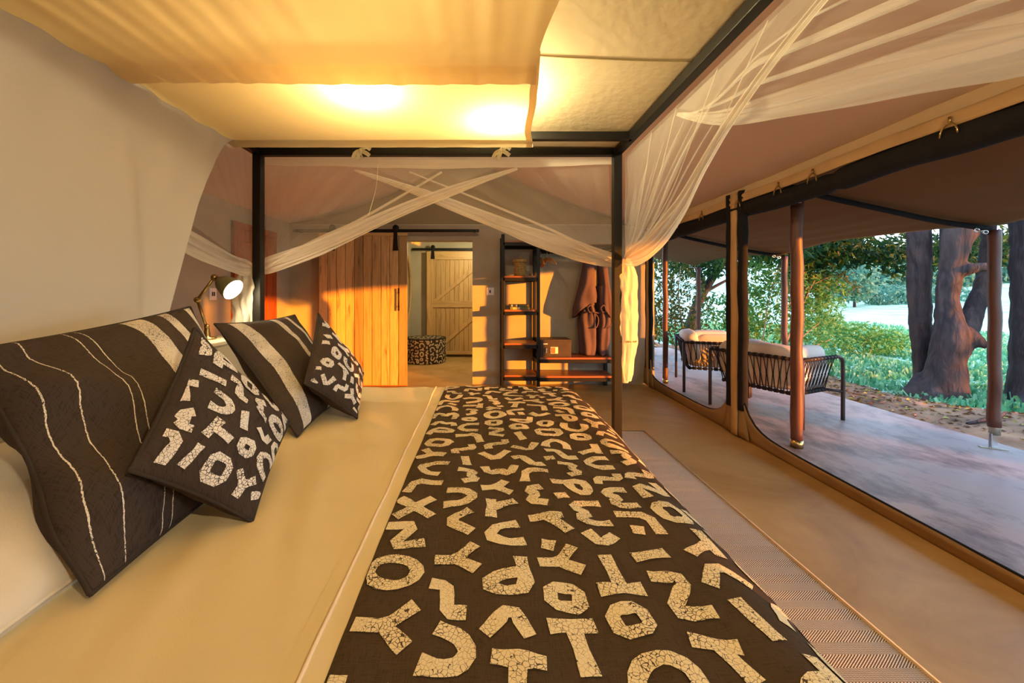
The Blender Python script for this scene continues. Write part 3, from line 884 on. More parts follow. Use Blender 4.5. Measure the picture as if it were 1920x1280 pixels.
# ---- pillows and cushions
def pillow(name, c, T, mat, label, cat, seed, pinch=.05, printed=None, group=None, cellsz=.085, fold=0.0, tassel=None):
    """c: corners BL, BR, TL, TR in world space; T: half thickness"""
    c = [Vector(p) for p in c]
    nrm = ((c[1] - c[0]).cross(c[2] - c[0])).normalized()
    if nrm.x < 0: nrm = -nrm
    cen = sum(c, Vector()) / 4
    def pt(a, b, side, off=0):
        aa = a * (1 - pinch * (1 - b * b)); bb = b * (1 - pinch * (1 - a * a))
        s, t = (aa + 1) / 2, (bb + 1) / 2
        p = c[0].lerp(c[1], s).lerp(c[2].lerp(c[3], s), t)
        k = max(0, (1 - a * a)) ** .55 * max(0, (1 - b * b)) ** .55
        w = .010 * nz(a * 2.2 + seed, b * 2.2, side) * min(1, k * 2) + .004 * nz(a * 6 + seed, b * 6, side) * k
        if fold:
            w += fold * (.022 * math.sin(b * 7.5 + 3 * a + 1.2) + .016 * abs(math.sin(b * 5.2 - 2.2 * a + .4)) ** .5) * k ** .6 * math.exp(-((a + .80) / .45) ** 2)
            p = p - (c[1] - c[0]) * fold * .022 * math.exp(-((b + .55) / .3) ** 2) * (1 - s)
        d = T * k + w
        sag = Vector((0, 0, -.02 * k))
        return p + nrm * (d * side + off) + sag
    n = 34
    mb = MB()
    ax = [math.sin(math.pi / 2 * (-1 + 2 * i / n)) for i in range(n + 1)]
    for side in (1, -1):
        mb.add([pt(a, b, side) for a in ax for b in ax],
               [((i * (n + 1) + j, (i + 1) * (n + 1) + j, (i + 1) * (n + 1) + j + 1, i * (n + 1) + j + 1) if side > 0 else (i * (n + 1) + j, i * (n + 1) + j + 1, (i + 1) * (n + 1) + j + 1, (i + 1) * (n + 1) + j)) for i in range(n) for j in range(n)],
               [((a + 1) / 2, (b + 1) / 2) for a in ax for b in ax])
    th = thing(name, label, cat, tuple(min((p for p in c), key=lambda q: q.z)), group)
    mb.build('cover', mat, th, True)
    ring_ = [pt(a, -1, 1) for a in ax[:-1]] + [pt(1, b, 1) for b in ax[:-1]] + [pt(a, 1, 1) for a in ax[::-1][:-1]] + [pt(-1, b, 1) for b in ax[::-1][:-1]]
    MB().tube(ring_, .0045, 6, closed=True).build('piping', 'piping_linen' if 'linen' in mat else mat, th, True)
    if printed:
        L = (c[1] - c[0]).length; H = (c[2] - c[0]).length
        def ps(u, v): return pt(u / L * 2 - 1, v / H * 2 - 1, 1, .0022)
        glyph_field(.012, L - .012, .012, H - .012, cellsz, ps, seed + 40, wmul=.27, bleed=.5).build('print', printed, th)
    return th
S = Vector((0, .735, 0))
PA = [Vector((-.655, .665, .70)), Vector((-.665, 1.20, .70)), Vector((-1.03, .79, 1.085)), Vector((-1.01, 1.37, 1.155))]
pillow('striped_pillow', PA, .095, 'striped_linen_a', 'big dark linen pillow with thin double lines and cream stripes, nearest', 'pillow', 3, .035, fold=1.3, group='striped pillows')
PB = [p + S for p in PA]
PB[3] = PB[3] + Vector((.02, -.02, -.065)); PB[2] = PB[2] + Vector((0, 0, .0))
pillow('striped_pillow', PB, .085, 'striped_linen_b', 'dark striped pillow farther back, in front of the reading lamp', 'pillow', 9, .06, group='striped pillows')
QA = [Vector((-.515, .885, .695)), Vector((-.585, 1.20, .815)), Vector((-.670, .755, .865)), Vector((-.715, .985, 1.115))]
pillow('glyph_cushion', QA, .070, 'cushion_linen', 'square dark cushion with white glyph print leaning on the near striped pillow', 'cushion', 5, .05, 'white_print', 'printed cushions', .064)
QB = [p + S for p in QA]
QB[3] = QB[3] + Vector((0, .0, 0))
pillow('glyph_cushion', QB, .070, 'cushion_linen', 'square dark cushion with white glyph print farther back near the sliding door', 'cushion', 15, .05, 'white_print', 'printed cushions', .064)
CP = [Vector((-.70, .40, .70)), Vector((-.72, 1.02, .70)), Vector((-1.22, .36, .82)), Vector((-1.22, 1.06, .82))]
pillow('bed_pillow', CP, .10, 'pillow_cotton', 'plain cream pillow lying under the near striped pillow', 'pillow', 22, .04)

# ---- headboard ledge
hb = thing('headboard', 'low cream headboard with a flat ledge behind the pillows', 'headboard', (-1.47, 1.3, 0))
MB().span((-1.56, .12, 0), (-1.38, 2.56, .93)).build('panel', 'headboard_canvas', hb, bevel=.01)
MB().span((-1.58, .10, .93), (-1.365, 2.58, .955)).build('ledge', 'headboard_canvas', hb, bevel=.006)

# ---- canopy cloths
def top_fn(u, v):
    x = lerp(PXL - .02, PXR + .02, u); y = lerp(PYN - .02, PYF + .02, v)
    b = math.sin(math.pi * u) * math.sin(math.pi * v)
    return (x, y, 2.056 + .10 * b + .006 * nz(x * 3, y * 4, 3) * b)
cc = tag(MB().grid(top_fn, 50, 50).build('bed_canopy', 'canopy_canvas', smooth=True, solid=.002), 'taut cream canvas stretched over the bed frame', 'canopy')
MB().tube([(lerp(.10, PXR, i / 20), 1.55 - .09 * (i / 20) ** 2, top_fn((lerp(.10, PXR, i / 20) - PXL) / (PXR - PXL), (1.55 - .09 * (i / 20) ** 2 - PYN) / (PYF - PYN))[2] - .002) for i in range(21)], .0028, 6).build('seam', 'seam_cord', cc, True)
# smooth liner from the cross rail towards the viewer
def lin_edge(y): return .255 - .06 * max(0, min(1, (2.05 - y) / .5)) + .012 * math.sin(y * 9)
def liner(u, v):
    y = lerp(2.125, 1.30, v); x = lerp(PXL - .01, lin_edge(y), u)
    z = 1.996 - .018 * math.sin(math.pi * v) + .004 * nz(x * 2.2, y * 3, 1)
    if y > 2.058: z = 1.982
    return (x, y, z)
ln = tag(MB().grid(liner, 60, 80).build('canopy_liner', 'canopy_cotton', smooth=True), 'smooth cream cloth hung under the canopy by the far cross rail', 'canopy cloth')
MB().grid(lambda u, v: (lerp(PXL, .262, u), 2.125 + .002 * math.sin(u * 40), lerp(1.982, 2.056, v)), 40, 3).build('rail_fold', 'canopy_cotton', ln, True)
MB().grid(lambda u, v: (lin_edge(lerp(2.12, 1.3, v)) + .03 * (u - 1), lerp(2.12, 1.3, v), liner(1, v)[2] - .003), 2, 30).build('side_hem', 'canopy_cotton', ln, True)
def gath(u, v):
    y = lerp(1.465, PYN, v); x = lerp(PXL - .01, lin_edge(y) - .01 + .05 * v * v, u)
    w = math.sin(x * 46 + 2.2 * nz(x * 3, 1)) * .6 + math.sin(x * 83 + 4 * nz(x * 2, 5)) * .4
    amp = .0025 + .004 * math.exp(-((y - 1.44) / .05) ** 2)
    s = .010 * math.exp(-((y - 1.345) / .012) ** 2)
    return (x, y + .006 * w * (1 if v < .04 else 0), 1.972 - .012 * math.sin(math.pi * v) + amp * w + s + .006 * nz(x * 1.5, y * 1.2, 7))
gd = tag(MB().grid(gath, 220, 50).build('canopy_drape', 'canopy_cotton', smooth=True), 'gathered cream cloth hanging under the canopy nearest the viewer', 'canopy cloth')
# head curtain
EDGE = [(0.60, 1.56), (1.117, 1.598), (1.246, 1.638), (1.406, 1.694), (1.605, 1.77), (1.72, 1.83), (1.84, 1.907), (1.95, 1.99), (2.015, 2.07)]
def hcurt(u, v):
    z = lerp(.62, 2.012, v)
    y1 = interp(EDGE, z)
    y = lerp(.12, y1, u)
    f = 1.415 + .07 * (1 - v)
    fold = .018 / (1 + math.exp((y - f) * 160)) * math.sin(math.pi * min(1, v * 1.02))
    bul = .03 * math.sin(math.pi * v) * (1 - abs(2 * u - 1) * .4)
    rip = .010 * nz(y * 3 + z * .8, z * 1.2, 4) + .010 * v * v * math.sin((y + (1 - v) * .4) * 34) * math.exp(-(1 - v) * 6)
    return (PXL + .035 + bul + fold + rip, y, z)
tag(MB().grid(hcurt, 90, 60).build('head_curtain', 'curtain_cotton', smooth=True), 'opaque white curtain hanging at the bed head with a curved open edge', 'curtain')

# ---- mosquito nets: thin fan from the rail to the tie, pleated swag along the lower edge, bagged tail
def swag(path, widths, nrm, pleats, amp, seed):
    """pleated strip around a path; nrm = thickness direction"""
    n = len(path)
    nrm = Vector(nrm).normalized()
    def fn(u, v):
        s = u * (n - 1); i = min(int(s), n - 2); p = path[i].lerp(path[i + 1], s - i)
        t = (path[i + 1] - path[i]).normalized()
        side = t.cross(nrm).normalized()
        w = interp(widths, u)
        a = (v - .5)
        wob = .12 * w * nz(u * 5, v * 6, seed)
        d = amp * (w / .1) * (math.cos(v * pleats * 2 * math.pi + 1.5 * nz(u * 3, seed)) * .5 + nz(u * 4, v * 9, seed) * .5) + .35 * w * math.cos(a * math.pi)
        return p + side * (a * w + wob) + nrm * d
    return fn
def fan(tops, tie, low, nrm, seed, amp=.012, bend=2.0):
    """threads from the rail to the tie; the last thread follows the path `low` of the swag"""
    nrm = Vector(nrm)
    n = len(low) - 1
    def fn(u, v):
        s = u * (len(tops) - 1); i = min(int(s), len(tops) - 2)
        a = tops[i].lerp(tops[i + 1], s - i)
        q = v * n; j = min(int(q), n - 1)
        d = low[j].lerp(low[j + 1], q - j) - low[0].lerp(low[-1], v)
        p = a.lerp(tie, v) + d * u ** bend
        return p + nrm * (amp * (math.sin(u * 40 + seed) * .5 + nz(u * 9, v * 2, seed)) * math.sin(math.pi * v) + .01)
    return fn
def net_thing(label, base, group): return thing('mosquito_net', label, 'mosquito net', base, group)
def tail(c, z0, z1, rad, seed, parent, sx=1.0, sy=.8, rough=1.0):
    def fn(u, v):
        a = u * 2 * math.pi
        z = lerp(z0, z1, v)
        r = interp(rad, v)
        r *= 1 + rough * (.13 * math.sin(a * 9 + 6 * nz(v * 2.5, seed) + v * 2) + .13 * abs(math.sin(a * 4 + 9 * nz(v * 1.8, seed + 4))) + .20 * nz(math.cos(a) * 1.6 + seed, math.sin(a) * 1.6, v * 5) + .22 * nz(math.cos(a) * 4, math.sin(a) * 4 + seed, v * 13))
        return (c[0] + r * sx * math.cos(a) + .012 * nz(v * 4, seed), c[1] + r * sy * math.sin(a), z)
    return MB().grid(fn, 110, 80).build('tail', 'net_tail', parent, True)
FY = PYF + .03
GRP = 'panels of the bed mosquito net'
# far side, tied to the left post
tieL = Vector((PXL + .015, FY, 1.345)); tieR = Vector((PXR - .015, FY, 1.395))
NA = net_thing('far net panel drawn to the far head post of the bed', (PXL, FY, 1.3), GRP)
tops = [Vector((lerp(PXL + .03, .22, i / 20), FY, 2.0)) for i in range(21)]
pA = curve([(.20, FY, 1.945), (-.06, FY, 1.86), (-.45, FY, 1.715), (-.85, FY, 1.535), (-1.12, FY, 1.425), (PXL - .015, FY, 1.35)], 40)
MB().grid(fan(tops, tieL, pA, (0, 1, 0), 1), 70, 30).build('veil', 'net_thin', NA, True)
MB().grid(swag(pA, [(0, .015), (.25, .055), (.5, .082), (.8, .10), (.93, .095), (1, .075)], (0, 1, 0), 4, .010, 3), 60, 40).build('swag', 'net_fold', NA, True)
pA2 = curve([(-.25, FY + .02, 1.93), (-.75, FY + .02, 1.64), (-1.05, FY + .02, 1.50), tuple(tieL)], 30)
MB().grid(swag(pA2, [(0, .012), (.5, .022), (1, .015)], (0, 1, 0), 2, .004, 5), 40, 10).build('fold', 'net_fold', NA, True)
MB().tube(curve([(-.62, FY - .02, 2.0), (-.63, FY - .02, 1.85), (-.65, FY - .02, 1.76), (-.68, FY - .02, 1.66)], 14), .002, 5).build('cord', 'tie_tape', NA, True)
# far side, tied to the right post
NBt = net_thing('far net panel drawn to the far foot post of the bed', (PXR, FY, 1.3), GRP)
tops = [Vector((lerp(PXR - .03, -.80, i / 20), FY + .015, 2.0)) for i in range(21)]
pB = curve([(-.78, FY + .03, 1.945), (-.45, FY + .03, 1.835), (-.10, FY + .03, 1.70), (.25, FY + .03, 1.565), (.55, FY + .03, 1.465), (PXR + .015, FY + .01, 1.395)], 40)
MB().grid(fan(tops, tieR, pB, (0, 1, 0), 4), 70, 30).build('veil', 'net_thin', NBt, True)
MB().grid(swag(pB, [(0, .012), (.25, .055), (.5, .085), (.8, .12), (.93, .10), (1, .075)], (0, 1, 0), 4, .010, 7), 60, 40).build('swag', 'net_fold', NBt, True)
pB2 = curve([(-.45, FY + .05, 1.94), (.05, FY + .05, 1.74), (.45, FY + .05, 1.57), tuple(tieR)], 30)
MB().grid(swag(pB2, [(0, .008), (.5, .015), (1, .015)], (0, 1, 0), 2, .004, 6), 40, 10).build('fold', 'net_fold', NBt, True)
# valance strip of net along the far rail
NV = net_thing('narrow net hem running along the far top rail', (-.27, FY, 2.0), GRP)
MB().grid(lambda u, v: (lerp(PXL, PXR, u), FY - .01 + .006 * nz(u * 30, v), 2.012 - v * (.045 + .025 * math.sin(math.pi * u) + .008 * nz(u * 7))), 90, 4).build('hem_strip', 'net_fold', NV, True)
# head side
HX = PXL - .03
NH = net_thing('net panel at the bed head behind the white curtain', (HX, 2.2, 1.3), GRP)
tieH = Vector((HX + .01, PYF - .005, 1.345))
tops = [Vector((HX, lerp(PYF, 1.2, i / 20), 2.0)) for i in range(21)]
pH = curve([(HX, 1.25, 1.80), (HX, 1.50, 1.585), (HX, 1.75, 1.465), (HX, 2.05, 1.385), (HX, 2.25, 1.35), tuple(tieH)], 40)
MB().grid(fan(tops, tieH, pH, (-1, 0, 0), 6), 60, 30).build('veil', 'net_thin', NH, True)
MB().grid(swag(pH, [(0, .05), (.4, .105), (.8, .10), (.93, .06), (1, .02)], (-1, 0, 0), 4, .008, 9), 60, 36).build('swag', 'net_fold', NH, True)
tail((PXL - .080, PYF + .01, 0), 1.36, .80, [(0, .012), (.08, .042), (.22, .075), (.45, .062), (.7, .07), (1, .066)], 3, NH, 1.0)
# foot side, tied to the far post
GX = PXR + .03
tieG = Vector((PXR + .03, PYF - .03, 1.40))
NC = net_thing('wide net panel on the open side drawn back to the far foot post', (GX, 2.2, 1.3), GRP)
tops = [Vector((GX, lerp(PYF, .60, i / 20), 2.0)) for i in range(21)]
pC = curve([(GX, .62, 1.975), (GX, .85, 1.93), (GX, 1.093, 1.865), (GX, 1.315, 1.775), (GX, 1.50, 1.67), (GX, 1.68, 1.555), (GX, 1.95, 1.445), (GX, 2.18, 1.405), tuple(tieG)], 60)
MB().grid(fan(tops, tieG, pC, (1, 0, 0), 8, .022), 110, 40).build('veil', 'net_thin', NC, True)
MB().grid(fan([p + Vector((.02, 0, 0)) for p in tops[:15]], tieG, [p + Vector((.02, 0, .0)) for p in pC], (1, 0, 0), 3, .03, 3.0), 90, 30).build('veil', 'net_thin', NC, True)
MB().grid(swag(pC, [(0, .02), (.3, .04), (.5, .065), (.7, .12), (.85, .13), (.95, .085), (1, .03)], (1, 0, 0), 5, .012, 11), 80, 48).build('swag', 'net_fold', NC, True)
for k, (y0, y1) in enumerate(((1.95, 2.20), (1.70, 2.12), (1.40, 2.02), (1.15, 1.92))):
    pp = curve([(GX + .01, y0, 1.99), (GX + .015, lerp(y0, y1, .55), 1.70 - .02 * k), (GX + .01, y1, 1.50), tuple(tieG)], 24)
    MB().grid(swag(pp, [(0, .004), (.5, .010), (.9, .02), (1, .015)], (1, 0, 0), 2, .004, 20 + k), 40, 8).build('fold', 'net_fold', NC, True)
tl = tail((PXR + .060, PYF + .01, 0), 1.41, .69, [(0, .016), (.05, .034), (.15, .056), (.4, .058), (.7, .054), (.85, .046), (.95, .036), (1, .024)], 8, NC, 1.0, .9, .5)
MB().lathe([(.0, 0), (.02, .005), (.024, .02)], 12, (PXR + .050, PYF + .01, .675)).build('tail_knot', 'net_tail', NC, True)
mk = MB()
for i in range(9):
    if i == 4: continue
    a = -1.9 + i * .13
    mk.box((PXR + .060 + .064 * math.cos(a), PYF + .01 + .059 * math.sin(a), .925 + .001 * (i % 3)), (.0045, .002, .009), Matrix.Rotation(a + math.pi / 2, 3, 'Z'))
mk.build('stamped_mark', 'book_olive', tl)
# foot side, swept towards the near post
ND = net_thing('broad net swag sweeping to the right above the open tent side', (GX, .6, 1.3), GRP)
tieN = Vector((GX + .03, PYN + .02, 1.46))
tops = [Vector((GX + .02, lerp(PYN, 1.72, i / 20), 2.0)) for i in range(21)]
pD = curve([(GX + .03, 1.74, 1.985), (GX + .03, 1.45, 1.84), (GX + .03, 1.18, 1.752), (GX + .03, .84, 1.655), (GX + .03, .575, 1.575), tuple(tieN)], 50)
MB().grid(fan(tops, tieN, pD, (1, 0, 0), 12, .02), 90, 30).build('veil', 'net_thin', ND, True)
MB().grid(swag(pD, [(0, .012), (.25, .055), (.5, .085), (.75, .10), (1, .07)], (1, 0, 0), 4, .006, 14), 80, 48).build('swag', 'net_fold', ND, True)
for k, (dz, w) in enumerate(((.085, .022), (.15, .032), (.21, .012))):
    pp = [p + Vector((.012, 0, min(dz, (2.0 - p.z) * .75) * min(1, (1.74 - p.y) / .5 + .02))) for p in pD]
    MB().grid(swag(pp, [(0, .004), (.3, w * .6), (1, w)], (1, 0, 0), 2, .003, 30 + k), 60, 8).build('fold', 'net_fold', ND, True)
# bows on the far rail
for k, (x, lab) in enumerate(((-.71, 'left of the two tape bows tied round the far top rail'), (.10, 'right of the two tape bows tied round the far top rail'))):
    b = thing('tape_bow', lab, 'bow', (x, PYF - .03, 2.0), 'tape bows on the top rail')
    def tape(pts, w):
        path = curve(pts, 10)
        return swag(path, [(0, w), (1, w)], (0, 1, .2), 1, .001, k)
    y = PYF - .032
    MB().tube([(x, PYF + .026 * math.cos(a), 2.029 + .030 * math.sin(a)) for a in [2 * math.pi * i / 12 for i in range(12)]], .009, 6, closed=True, flat=.4).build('loop', 'tie_tape', b, True)
    for pts in ([(x, y, 2.03), (x + .03, y - .012, 2.045), (x + .055, y, 2.035)], [(x, y, 2.03), (x - .03, y - .01, 2.01), (x - .045, y, 1.985)], [(x, y, 2.03), (x - .005, y - .015, 2.01), (x - .02, y, 1.975)], [(x, y, 2.03), (x + .03, y - .01, 2.012), (x + .05, y, 2.0)]):
        MB().grid(tape(pts, .022), 10, 3).build('tape_end', 'tie_tape', b, True, solid=.002)
    MB().ball((x, y - .004, 2.028), (.012, .010, .013)).build('knot', 'tie_tape', b, True)

# ---- canopy lamps hidden above the liner
for k, (x, y, e, lab) in enumerate(((.08, 1.80, 38, 'bulb holder glowing through the canopy cloth near its open edge'), (-.47, 1.53, 38, 'bulb holder glowing through the middle of the canopy cloth'), (-.2, .60, 30, 'bulb holder above the gathered canopy cloth nearest the viewer'))):
    t = thing('canopy_lamp', lab, 'lamp', (x, y, 2.07), 'lamps above the canopy cloth')
    MB().lathe([(0, .0), (.022, .0), (.022, .022), (0, .022)], 14, (x, y, 2.083)).build('holder', 'white_plastic', t, True)
    MB().ball((x, y, 2.073), (.012, .012, .010)).build('bulb', 'bulb_warm', t, True)
    l = bpy.data.lights.new('canopy_light', 'POINT'); l.energy = e; l.color = (1.0, .82, .44); l.shadow_soft_size = .05
    lo = bpy.data.objects.new('canopy_light', l); COL.objects.link(lo); lo.location = (0, 0, -.012); lo.parent = t
# ------------------------------------------------------------------ rug
rg = thing('runner_rug', 'long flat woven herringbone rug beside the bed', 'rug', (.9, 1.4, 0))
MB().span((.42, -.6, .001), (1.385, 3.46, .010)).build('weave', 'rug_weave', rg)
MB().tube([(.42, -.6, .008), (.42, 3.46, .008), (1.39, 3.46, .008), (1.39, -.6, .008)], .009, 6, closed=True).build('binding', 'rug_binding', rg, True)

# ------------------------------------------------------------------ sliding plank door on its rail
DW0, DW1, DYF = -2.14, -0.99, 5.17
d1 = thing('door_1', 'wide sliding door of vertical timber planks, half lit by sun', 'door', (-1.56, DYF, 0))
d1['kind'] = 'structure'
MB().span((DW0 + .01, DYF + .022, .02), (DW1 - .01, DYF + .040, 1.985)).build('back_board', 'bath_door_wood', d1)
NPL = 10
pw = (DW1 - DW0) / NPL
pm = MB().box((0, 0, 0), (pw - .006, .026, 1.935)).mesh('plank', 'door_wood')
for i in range(NPL):
    o = link('plank', pm, d1, bevel=.004)
    o.location = (DW0 + (i + .5) * pw, DYF + .008, .985)
MB().span((DW0, DYF - .008, 1.953), (DW1, DYF + .04, 1.995)).build('top_trim', 'bath_door_wood_x', d1, bevel=.003)
MB().span((DW0, DYF - .004, .006), (DW1, DYF + .04, .018)).build('bottom_trim', 'shelf_wood', d1)
hn = thing('pull_handle', 'dark bar handle on the sliding door', 'handle', (-1.11, DYF, 1.1))
bpy.data.objects.remove(hn)
hh = MB()
hx = (747.5 - CX) / F * (DYF - .05)
hh.tube([(hx, DYF - .055, 1.275), (hx, DYF - .055, .985)], .011, 10)
hd = hh.build('handle', 'steel_black', d1, True)
for z in (1.22, 1.04):
    MB().tube([(hx, DYF - .055, z), (hx, DYF - .004, z)], .007, 8).build('handle_stud', 'steel_black', hd, True)
def rail(name, x0, x1, y, z, label, rollers, drop, rw=.022, ry=0):
    t = thing(name, label, 'door rail', (x0, y, z), 'sliding door rails')
    MB().span((x0, y - .006, z - .02), (x1, y + .006, z + .02)).build('bar', 'steel_black', t, bevel=.002)
    for x in rollers:
        r = MB()
        r.lathe([(0, -.012), (.040, -.012), (.040, .012), (0, .012)], 18, (x, y - .018, z + .035), (0, 1, 0))
        rl = r.build('roller', 'steel_black', t, True)
        MB().add([(x - .018, y - .034, z + .06), (x + .018, y - .034, z + .06), (x + .036, y - .034, z - drop), (x - .036, y - .034, z - drop), (x - .018, y - .026, z + .06), (x + .018, y - .026, z + .06), (x + .036, y - .026, z - drop), (x - .036, y - .026, z - drop)],
                 [(0, 3, 2, 1), (4, 5, 6, 7), (0, 1, 5, 4), (1, 2, 6, 5), (2, 3, 7, 6), (3, 0, 4, 7)]).build('hanger_strap', 'steel_black', rl, bevel=.004)
    n = 5
    for i in range(n):
        x = lerp(x0 + .06, x1 - .06, i / (n - 1))
        MB().tube([(x, y - .012, z), (x, y + .10 if ry == 0 else y + ry, z)], .010, 8).build('bolt', 'steel_black', t, True)
    return t
rail('door_rail', -2.48, -.06, DYF + .01, 2.022, 'long black rail above the sunlit sliding door', (-1.96, -1.14), .26, ry=.12)

# far room door with diagonal braces
BY, BX0, BX1 = 7.60, -1.085, .06
d2 = thing('door_2', 'pale timber sliding door with diagonal braces in the far room', 'door', (-.5, BY, 0))
d2['kind'] = 'structure'
npl = 13
pw2 = (BX1 - BX0) / npl
pm2 = MB().box((0, 0, 0), (pw2 - .004, .02, 1.96)).mesh('plank', 'bath_door_wood')
for i in range(npl):
    o = link('plank', pm2, d2, bevel=.003)
    o.location = (BX0 + (i + .5) * pw2, BY + .012, 1.03)
def fb(name, a, b, w, mat='bath_door_wood'):
    return MB().bar(a, b, w, .022, up=(0, 1, 0)).build(name, mat, d2, bevel=.003)
fy = BY - .010
MB().span((BX0, fy - .011, .05), (BX0 + .115, fy + .011, 2.01)).build('stile', 'bath_door_wood', d2, bevel=.003)
MB().span((BX1 - .115, fy - .011, .05), (BX1, fy + .011, 2.01)).build('stile', 'bath_door_wood', d2, bevel=.003)
for z0, z1 in ((1.855, 2.01), (.945, 1.065), (.05, .115)):
    MB().span((BX0 + .115, fy - .011, z0), (BX1 - .115, fy + .011, z1)).build('cross_rail', 'bath_door_wood_x', d2, bevel=.003)
def brace(p0, p1, wv):
    (x0, z0), (x1, z1) = p0, p1
    V = [(x0, fy - .010, z0), (x0 + .09, fy - .010, z0), (x1, fy - .010, z1 - wv), (x1, fy - .010, z1)]
    V += [(a, fy + .010, c) for a, b, c in V]
    return MB().add(V, [(0, 1, 2, 3), (7, 6, 5, 4), (0, 4, 5, 1), (1, 5, 6, 2), (2, 6, 7, 3), (3, 7, 4, 0)]).build('brace', 'bath_door_wood', d2, bevel=.002)
brace((BX0 + .115, 1.065), (BX1 - .115, 1.86), .12)
brace((BX0 + .115, .115), (BX1 - .115, .945), .12)
rail('door_rail', -1.37, .9, BY - .005, 2.055, 'black rail above the braced door in the far room', (BX0 + .12,), .19, ry=.12)

# oval mirror on the far room wall
mr_ = thing('oval_mirror', 'tall oval mirror with wooden rim on the far room wall', 'mirror', (-1.4, 6.95, .7))
MB().tube([(-1.375, 6.92 + .56 * math.cos(a), 1.30 + .63 * math.sin(a)) for a in [2 * math.pi * i / 48 for i in range(48)]], .03, 10, closed=True).build('rim', 'mirror_wood', mr_, True)
gm = MB()
gm.add([(-1.385, 6.92, 1.30)] + [(-1.385, 6.92 + .55 * math.cos(2 * math.pi * i / 48), 1.30 + .62 * math.sin(2 * math.pi * i / 48)) for i in range(48)], [(0, 1 + i, 1 + (i + 1) % 48) for i in range(48)])
gm.build('glass', 'mirror_glass', mr_)

# ottoman
OC = (-1.03, 7.08); OR, OH = .355, .43
ot = thing('round_ottoman', 'round drum ottoman with brown and cream glyph print', 'ottoman', (OC[0], OC[1], 0))
MB().lathe([(0, .002), (OR - .01, .002), (OR, .012), (OR, OH - .02), (OR - .006, OH - .006), (OR - .02, OH), (0, OH)], 48, (OC[0], OC[1], 0)).build('drum', 'runner_linen', ot, True)
MB().tube([(OC[0] + (OR - .002) * math.cos(a), OC[1] + (OR - .002) * math.sin(a), OH - .006) for a in [2 * math.pi * i / 48 for i in range(48)]], .007, 6, closed=True).build('piping', 'piping_linen', ot, True)
pr = glyph_field(0, 2 * math.pi * OR, .012, OH - .02, .088, lambda u, v: Vector((OC[0] + (OR + .0022) * math.cos(u / OR), OC[1] + (OR + .0022) * math.sin(u / OR), v)), 77)
pr2 = glyph_field(-OR, OR, -OR, OR, .088, lambda u, v: Vector((OC[0] + u, OC[1] + v, OH + .002)), 78, inside=lambda u, v: math.hypot(u, v) < OR - .05)
pr.add(pr2.v, pr2.f).build('print', 'ottoman_print', ot)

# ------------------------------------------------------------------ red door in the side wall
d3 = thing('door_3', 'red brown panelled timber door in the side wall', 'door', (XL, 4.47, 0))
d3['kind'] = 'structure'
x0 = XL + .002
MB().span((x0, 4.06, 0), (x0 + .04, 4.13, 1.93)).build('jamb', 'red_wood', d3, bevel=.004)
MB().span((x0, 4.82, 0), (x0 + .04, 4.89, 1.93)).build('jamb', 'red_wood', d3, bevel=.004)
MB().span((x0, 4.06, 1.88), (x0 + .045, 4.89, 1.95)).build('lintel', 'red_wood', d3, bevel=.004)
lf = MB().span((x0, 4.13, .01), (x0 + .012, 4.82, 1.88)).build('leaf', 'red_wood', d3)
for y0, y1, z0, z1 in ((4.13, 4.25, .01, 1.88), (4.70, 4.82, .01, 1.88), (4.25, 4.70, 1.76, 1.88), (4.25, 4.70, .86, 1.02), (4.25, 4.70, .01, .18)):
    MB().span((x0 + .008, y0, z0), (x0 + .03, y1, z1)).build('frame_member', 'red_wood', lf, bevel=.004)
hp = MB().span((x0 + .03, 4.16, .88), (x0 + .036, 4.20, 1.08)).build('handle_plate', 'steel_black', d3, bevel=.002)
MB().tube([(x0 + .036, 4.18, 1.03), (x0 + .075, 4.18, 1.03), (x0 + .08, 4.27, 1.03)], .009, 8).build('lever', 'steel_black', hp, True)
MB().tube([(x0 + .036, 4.18, .93), (x0 + .055, 4.185, .93), (x0 + .06, 4.19, .86)], .006, 6).build('key', 'bright_steel', hp, True)

# switch plates
def switch(label, c, axis):
    t = thing('light_switch', label, 'switch', c, 'switch plates')
    w, h = .095, .11
    if axis == 'y':
        MB().span((c[0] - .05, c[1] - .008, c[2] - .05), (c[0] + .05, c[1], c[2] + .05)).build('plate', 'white_plastic', t, bevel=.003)
        MB().span((c[0] - .010, c[1] - .012, c[2] - .022), (c[0] + .008, c[1] - .006, c[2] + .018)).build('rocker', 'dark_plastic', t, bevel=.002)
    else:
        MB().span((c[0], c[1] - .05, c[2] - .058), (c[0] + .008, c[1] + .05, c[2] + .058)).build('plate', 'white_plastic', t, bevel=.003)
        for s in (-1, 1):
            MB().span((c[0] + .006, c[1] + s * .013 - .008, c[2] - .02), (c[0] + .012, c[1] + s * .013 + .008, c[2] + .02)).build('rocker', 'dark_plastic', t, bevel=.002)
switch('small white switch plate between the doorway and the shelves', ((919 - CX) / F * YB, YB, 1.235), 'y')
switch('pinkish switch plate on the side wall behind the reading lamp', (XL, 3.79, 1.20), 'x')

